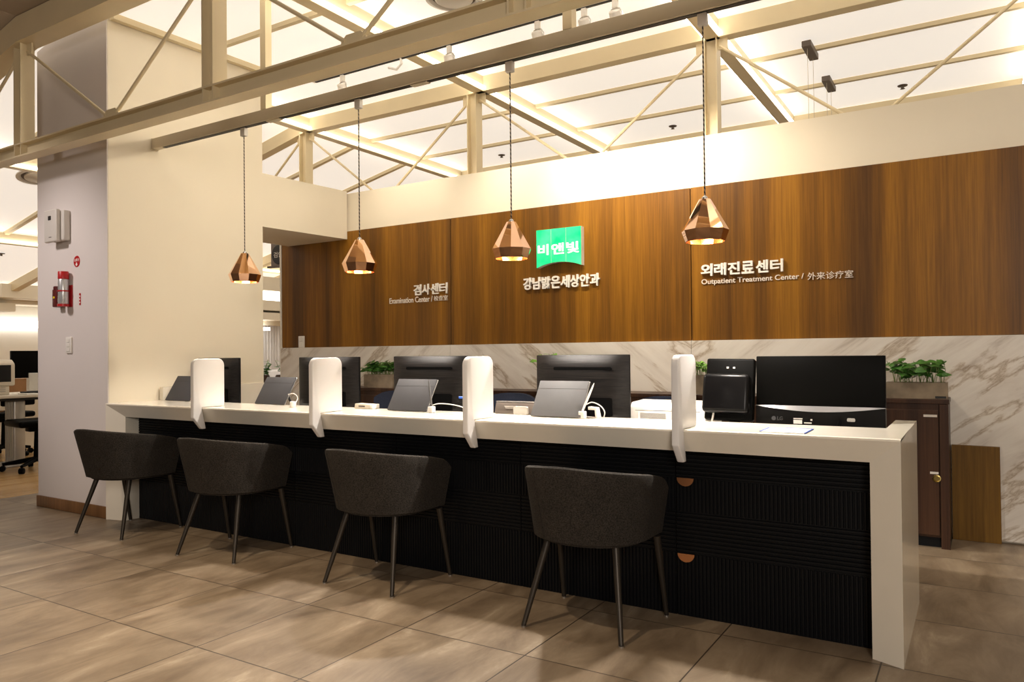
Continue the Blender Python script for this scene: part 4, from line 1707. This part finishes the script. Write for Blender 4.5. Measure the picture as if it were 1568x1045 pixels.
# ================================================================== GREY PILLAR FITTINGS
YP = 3.0735
t = thing('air_freshener', 'pale grey wall box with a small dark window, high on the grey pillar', 'dispenser', (-5.90, YP, 2.03))
bm = BM()
box(bm, -5.985, -5.785, YP - 0.050, YP, 2.034, 2.262, 0.010, 3)
obj('back_case', bm, M_GREYWHITE, t)
bm = BM()
box(bm, -6.000, -5.825, YP - 0.085, YP - 0.0495, 2.024, 2.270, 0.012, 3)
obj('front_cover', bm, M_GREYWHITE, t)
bm = BM()
prism(bm, rrect(-5.915, 2.205, 0.020, 0.016, 0.006), 'y', YP - 0.0868, YP - 0.083)
obj('sensor_window', bm, M_TRACK, t)
bm = BM()
box(bm, -5.925, -5.890, YP - 0.0862, YP - 0.0840, 2.058, 2.063)
obj('printed_mark', bm, M_INK, t)
t = thing('round_sign', 'round red sticker with white print and down arrow on the grey pillar', 'sign', (-5.70, YP, 1.83))
cx_, cz_ = -5.700, 1.872
bm = BM()
lathe(bm, [(0.001, 0.002), (0.041, 0.002), (0.043, 0.0)], 32, mtx=Matrix.Translation((cx_, YP, cz_)) @ Matrix.Rotation(R(90), 4, 'X'))
obj('disc', bm, M_REDP, t)
bm = text_bm('소화기', cx_ - 0.031, cx_ + 0.031, cz_ - 0.002, cz_ + 0.022, YP - 0.0022, 0.0008, 0.02)
obj('lettering', bm, M_LETTER, t, smooth=False)
bm = BM()
prism(bm, [(cx_ - 0.007, cz_ - 0.008), (cx_ + 0.007, cz_ - 0.008), (cx_ + 0.007, cz_ - 0.020), (cx_ + 0.017, cz_ - 0.020), (cx_, cz_ - 0.035), (cx_ - 0.017, cz_ - 0.020), (cx_ - 0.007, cz_ - 0.020)], 'y', YP - 0.003, YP - 0.0022)
obj('arrow', bm, M_LETTER, t)
t = thing('fire_spray', 'silver aerosol fire extinguisher with red cap in a red bracket on the grey pillar', 'fire extinguisher', (-5.795, 3.03, 1.54))
cx_ = -5.800
yc_ = YP - 0.046
bm = BM()
lathe(bm, [(0.034, 1.551), (0.036, 1.555), (0.036, 1.735), (0.033, 1.742)], 28, (cx_, yc_, 0), cap=True)
obj('can', bm, M_CAN, t)
bm = BM()
lathe(bm, [(0.0365, 1.7425), (0.0365, 1.795), (0.034, 1.799), (0.001, 1.799)], 28, (cx_, yc_, 0))
obj('cap', bm, M_REDP, t)
bm = BM()
box(bm, cx_ - 0.02, cx_ + 0.044, YP - 0.008, YP - 0.0005, 1.535, 1.70, 0.002, 1)
lathe(bm, [(0.040, 1.648), (0.040, 1.658), (0.037, 1.658), (0.037, 1.648), (0.040, 1.648)], 28, (cx_, yc_, 0))
lathe(bm, [(0.001, 1.538), (0.041, 1.538), (0.041, 1.556), (0.0375, 1.556), (0.0375, 1.550), (0.001, 1.550)], 28, (cx_, yc_, 0))
obj('bracket', bm, M_REDP, t)
bm = BM()
lathe(bm, [(0.0366, 1.60), (0.0366, 1.69)], 10, (cx_, yc_, 0))
for f in list(bm.faces):
    c = f.calc_center_median()
    if not (c.x < cx_ - 0.008 and c.y < yc_ - 0.003):
        bm.faces.remove(f)
obj('can_print', bm, M_ORANGE, t)
t = thing('emergency_torch', 'dark red emergency torch in its wall holder left of the fire spray', 'torch', (-5.905, 3.03, 1.54))
bm = BM()
box(bm, -5.935, -5.868, YP - 0.060, YP - 0.001, 1.537, 1.672, 0.008, 2)
obj('holder', bm, M_DRED, t)
bm = BM()
lathe(bm, [(0.030, 1.6725), (0.030, 1.690), (0.027, 1.694), (0.001, 1.694)], 20, (-5.905, YP - 0.032, 0))
obj('torch_head', bm, M_DRED, t)
bm = BM()
box(bm, -5.942, -5.9352, YP - 0.05, YP - 0.015, 1.625, 1.650, 0.002, 1)
obj('latch', bm, M_DRED, t)
bm = BM()
box(bm, -5.918, -5.895, YP - 0.0615, YP - 0.0602, 1.602, 1.617)
obj('yellow_label', bm, M_YEL, t)
bm = BM()
box(bm, -5.668, -5.648, YP - 0.002, YP, 1.545, 1.632)
t = obj('red_label', bm, M_REDP)
tag(t, 'narrow upright red label right of the fire spray', 'label')
for z in (1.565, 1.588, 1.611):
    bm = BM()
    box(bm, -5.664, -5.652, YP - 0.0028, YP - 0.0021, z - 0.005, z + 0.005)
    obj('white_print', bm, M_LETTER, t)
t = thing('light_switch', 'white rocker switch plate on the grey pillar under the fire spray', 'light switch', (-5.80, YP, 1.19))
bm = BM()
box(bm, -5.840, -5.762, YP - 0.012, YP, 1.188, 1.310, 0.004, 2)
obj('switch_plate', bm, M_WHITEPL, t)
bm = BM()
for z in (1.215, 1.249, 1.283):
    box(bm, -5.822, -5.780, YP - 0.0155, YP - 0.0122, z - 0.014, z + 0.014, 0.002, 1)
obj('rocker', bm, M_WHITEPL, t)

# ================================================================== ROOM TO THE LEFT
# stepped bulkheads and linear lights on the far left wall
bm = BM()
box(bm, -12.99, -12.25, 1.0, 5.7, 1.86, 1.98)
box(bm, -12.99, -12.5, 1.0, 13, 1.99, 2.06)
struct('trim_20', bm, M_CREAM)
bm = BM()
box(bm, -12.99, -12.05, 5.42, 9.0, 2.05, 2.25)
struct('trim_21', bm, M_CREAM)
bm = BM()
box(bm, -10.6, -9.9, 7.5, 10.4, 2.235, 2.46)
box(bm, -10.6, -9.93, 7.5, 10.4, 1.912, 2.075)
box(bm, -10.6, -9.90, 7.5, 10.4, 1.755, 1.872)
box(bm, -10.6, -10.2, 7.5, 10.4, 1.68, 1.7545)
struct('trim_22', bm, M_CREAM)
for nm, lab, q in (('linear_light', 'long white light strip on the far wall left of the grey pillar', (-12.985, -12.9, 1.0, 9.0, 1.645, 1.755)),
                   ('linear_light', 'white cove light between the bulkheads seen through the passage', (-10.5, -10.0, 7.5, 10.4, 2.08, 2.23)),
                   ('linear_light', 'low white light band above the sheer curtain in the passage view', (-10.3, -10.08, 7.9, 8.62, 1.585, 1.635))):
    bm = BM()
    box(bm, *q)
    tag(obj(nm, bm, M_LEDWHITE), lab, 'light')
bm = BM()
box(bm, -12.98, -12.95, 1.0, 5.75, 1.795, 1.812)
tag(obj('dark_slot_vent', bm, M_TRACK), 'thin dark slot in the far wall just above the long light strip', 'vent')

# sheer curtain, pleated
bm = BM()
prev = None
for i in range(161):
    y = 7.5 + i * 0.018
    x = -10.4 + 0.03 * math.sin(i * 1.9)
    a, b_ = bm.verts.new((x, y, 0.001)), bm.verts.new((x, y, 1.679))
    if prev:
        bm.faces.new((prev[0], a, b_, prev[1]))
    prev = (a, b_)
tag(obj('sheer_curtain', bm, M_CURT), 'white sheer curtain hanging far away beyond the passage', 'curtain')

# desk with instruments
t = thing('instrument_desk', 'pale desk on a silver column in the room left of the grey pillar', 'desk', (-9.0, 4.2, 0))
bm = BM()
box(bm, -9.5, -8.62, 3.0, 5.3, 0.735, 0.765, 0.006, 2)
obj('desk_top', bm, M_BEIGE, t)
bm = BM()
box(bm, -9.45, -8.66, 3.1, 5.2, 0.708, 0.734)
obj('under_frame', bm, M_TRACK, t)
bm = BM()
box(bm, -8.93, -8.75, 4.05, 4.17, 0.02, 0.7075, 0.02, 3)
for k in range(5):
    box(bm, -8.92 + k * 0.036, -8.91 + k * 0.036, 4.042, 4.051, 0.03, 0.69)
obj('column', bm, M_CREMELEG, t)
bm = BM()
box(bm, -9.15, -8.70, 3.72, 4.14, 0.0, 0.019, 0.004, 1)
obj('column_foot', bm, M_CREMELEG, t)
bm = BM()
tube(bm, [(-8.80, 3.975, 0.60), (-8.78, 3.80, 0.56), (-8.80, 3.55, 0.60)], 0.006, 8)
obj('cable', bm, M_BROWNWD, t)

t = thing('old_computer', 'beige instrument with a built-in slanted screen at the left edge of the picture', 'computer', (-9.0, 3.8, 0.766))
bm = BM()
prism(bm, [(-8.84, 0.86), (-8.84, 1.10), (-8.90, 1.145), (-9.2, 1.13), (-9.2, 0.86)], 'y', 3.70, 4.11, 0.02, 3)
obj('monitor_case', bm, M_BEIGE, t)
bm = BM()
box(bm, -8.8385, -8.836, 3.74, 4.065, 0.905, 1.085, 0.001, 1)
obj('screen', bm, M_SCREEN, t)
bm = BM()
box(bm, -9.15, -8.86, 3.72, 4.06, 0.766, 0.8595, 0.008, 2)
obj('base_unit', bm, M_BEIGE, t)
bm = BM()
for z in (0.80, 0.82, 0.84):
    box(bm, -8.8595, -8.8575, 3.80, 4.02, z, z + 0.004)
obj('drive_slot', bm, M_INK, t)

t = thing('desk_monitor', 'black flat monitor on a silver neck beside the grey pillar edge', 'monitor', (-9.1, 4.25, 0.766))
bm = BM()
box(bm, -9.12, -9.08, 4.18, 4.74, 0.935, 1.240, 0.006, 2)
obj('panel_back', bm, M_BPLAST, t)
bm = BM()
box(bm, -9.118, -9.06, 4.35, 4.45, 0.785, 0.99, 0.004, 1)
obj('neck', bm, M_SILVER, t)
bm = BM()
box(bm, -9.20, -8.98, 4.32, 4.58, 0.766, 0.780, 0.004, 1)
obj('foot', bm, M_BPLAST, t)
bm = BM()
box(bm, -9.40, -9.23, 3.9, 4.10, 0.7655, 0.778)
box(bm, -8.85, -8.66, 4.14, 4.30, 0.7655, 0.774)
tag(obj('paper_stack', bm, M_PAPER), 'white papers lying on the pale desk in front of the black monitor', 'papers')
t = thing('wooden_cabinet', 'beige chest with a thick light brown wooden top behind the pale desk', 'cabinet', (-10.6, 4.9, 0))
bm = BM()
box(bm, -10.9, -10.4, 4.2, 5.9, 0.0, 0.70, 0.005, 1)
obj('cabinet_body', bm, M_BEIGE, t)
bm = BM()
box(bm, -10.95, -10.36, 4.15, 5.95, 0.7005, 0.90, 0.004, 1)
obj('cabinet_top', bm, M_BROWNWD, t)


def desk_chair(x, y, rz, lab):
    t = thing('desk_chair', lab, 'office chair', (x, y, 0), rz, 'black chairs at the instrument desk')
    bm = BM()
    box(bm, -0.24, 0.24, -0.23, 0.23, 0.455, 0.525, 0.03, 3)
    obj('seat', bm, M_BPLAST, t, world=False)
    bm = BM()
    box(bm, -0.06, 0.06, -0.09, 0.09, 0.40, 0.4545, 0.01, 2)
    tube(bm, [(0, 0, 0.10), (0, 0, 0.41)], [0.032, 0.022], 12)
    obj('gas_column', bm, M_BPLAST, t, world=False)
    bm = BM()
    box(bm, -0.20, 0.20, 0.22, 0.27, 0.60, 0.735, 0.02, 3)
    tube(bm, [(0, 0.15, 0.44), (0, 0.28, 0.47), (0, 0.27, 0.64)], 0.015, 8)
    obj('backrest', bm, M_BPLAST, t, world=False)
    for k in range(5):
        a = 2 * PI * k / 5 + 0.5
        e = Vector((0.30 * math.cos(a), 0.30 * math.sin(a), 0.075))
        bm = BM()
        tube(bm, [(0, 0, 0.115), e], [0.03, 0.016], 8)
        lg = obj('base_arm', bm, M_BPLAST, t, world=False)
        bm = BM()
        lathe(bm, [(0.014, -0.022), (0.030, -0.02), (0.030, 0.02), (0.014, 0.022)], 14, cap=True,
              mtx=Matrix.Translation((e.x, e.y, 0.031)) @ Matrix.Rotation(a, 4, 'Z') @ Matrix.Rotation(R(90), 4, 'X'))
        obj('castor', bm, M_BPLAST, lg, world=False)
    return t


desk_chair(-8.30, 4.06, R(-8), 'black office chair half hidden by the grey pillar edge')
desk_chair(-9.85, 4.45, R(-80), 'black office chair on the far side of the pale desk')

# through the passage: hanging round sign, white chair, plant
t = thing('hanging_sign', 'round dark hanging sign with small white print at the end of the timber wall', 'sign', (-6.25, 5.52, 2.098))
bm = BM()
box(bm, -6.445, -6.02, 5.53, 5.545, 2.119, 2.36)
obj('back_plate', bm, M_TAUPE, t)
bm = BM()
lathe(bm, [(0.001, 0.006), (0.100, 0.006), (0.104, 0.0)], 28, mtx=Matrix.Translation((-6.325, 5.528, 2.237)) @ Matrix.Rotation(R(90), 4, 'X'))
obj('disc', bm, M_TRACK, t)
bm = text_bm('검안', -6.395, -6.255, 2.205, 2.265, 5.5215, 0.001, 0.01)
obj('lettering', bm, M_PAPER, t, smooth=False)
bm = BM()
box(bm, -6.475, -6.02, 5.502, 5.546, 2.098, 2.118)
obj('lower_bar', bm, M_GUNMETAL, t)

t = thing('white_armchair', 'white padded armchair far away in the passage view', 'armchair', (-8.6, 7.6, 0))
bm = BM()
box(bm, -8.95, -8.25, 7.30, 8.0, 0.20, 0.55, 0.05, 3)
obj('seat', bm, M_CURT, t)
bm = BM()
box(bm, -8.95, -8.25, 8.0, 8.16, 0.35, 1.10, 0.05, 3)
obj('backrest', bm, M_CURT, t)
for x in (-9.03, -8.25):
    bm = BM()
    box(bm, x, x + 0.09, 7.30, 8.1, 0.20, 0.95, 0.035, 3)
    obj('armrest', bm, M_CURT, t)
for x in (-8.9, -8.3):
    for y in (7.36, 7.95):
        bm = BM()
        tube(bm, [(x, y, 0.0), (x, y, 0.205)], 0.02, 8)
        obj('leg', bm, M_BPLAST, t)
rnd = random.Random(4)
for x, y, lab in ((-8.22, 6.85, 'dark-potted plant at the left of the passage view'), (-7.95, 7.05, 'small leafy plant before the white armchair in the passage view')):
    t = thing('potted_plant', lab, 'potted plant', (x, y, 0), 0, 'plants beyond the passage')
    bm = BM()
    lathe(bm, [(0.10, 0.0), (0.13, 0.88), (0.12, 0.90), (0.11, 0.88), (0.001, 0.87)], 20, (x, y, 0))
    obj('tall_pot', bm, M_DWOOD, t)
    bs, bl = BM(), BM()
    for i in range(16):
        p = Vector((x + rnd.uniform(-.06, .06), y + rnd.uniform(-.06, .06), 0.87))
        q = p + Vector((rnd.uniform(-.1, .1), rnd.uniform(-.1, .1), rnd.uniform(.08, .26)))
        tube(bs, [p, q], 0.003, 5)
        for k in range(3):
            a = rnd.uniform(0, 2 * PI)
            leaf(bl, p.lerp(q, rnd.uniform(.4, 1)), Vector((math.cos(a), math.sin(a), rnd.uniform(-.3, .4))), Vector((0, -.4, 1)), 0.075)
    obj('stems', bs, M_STEM, t)
    obj('foliage', bl, M_LEAF, t, fix=False)
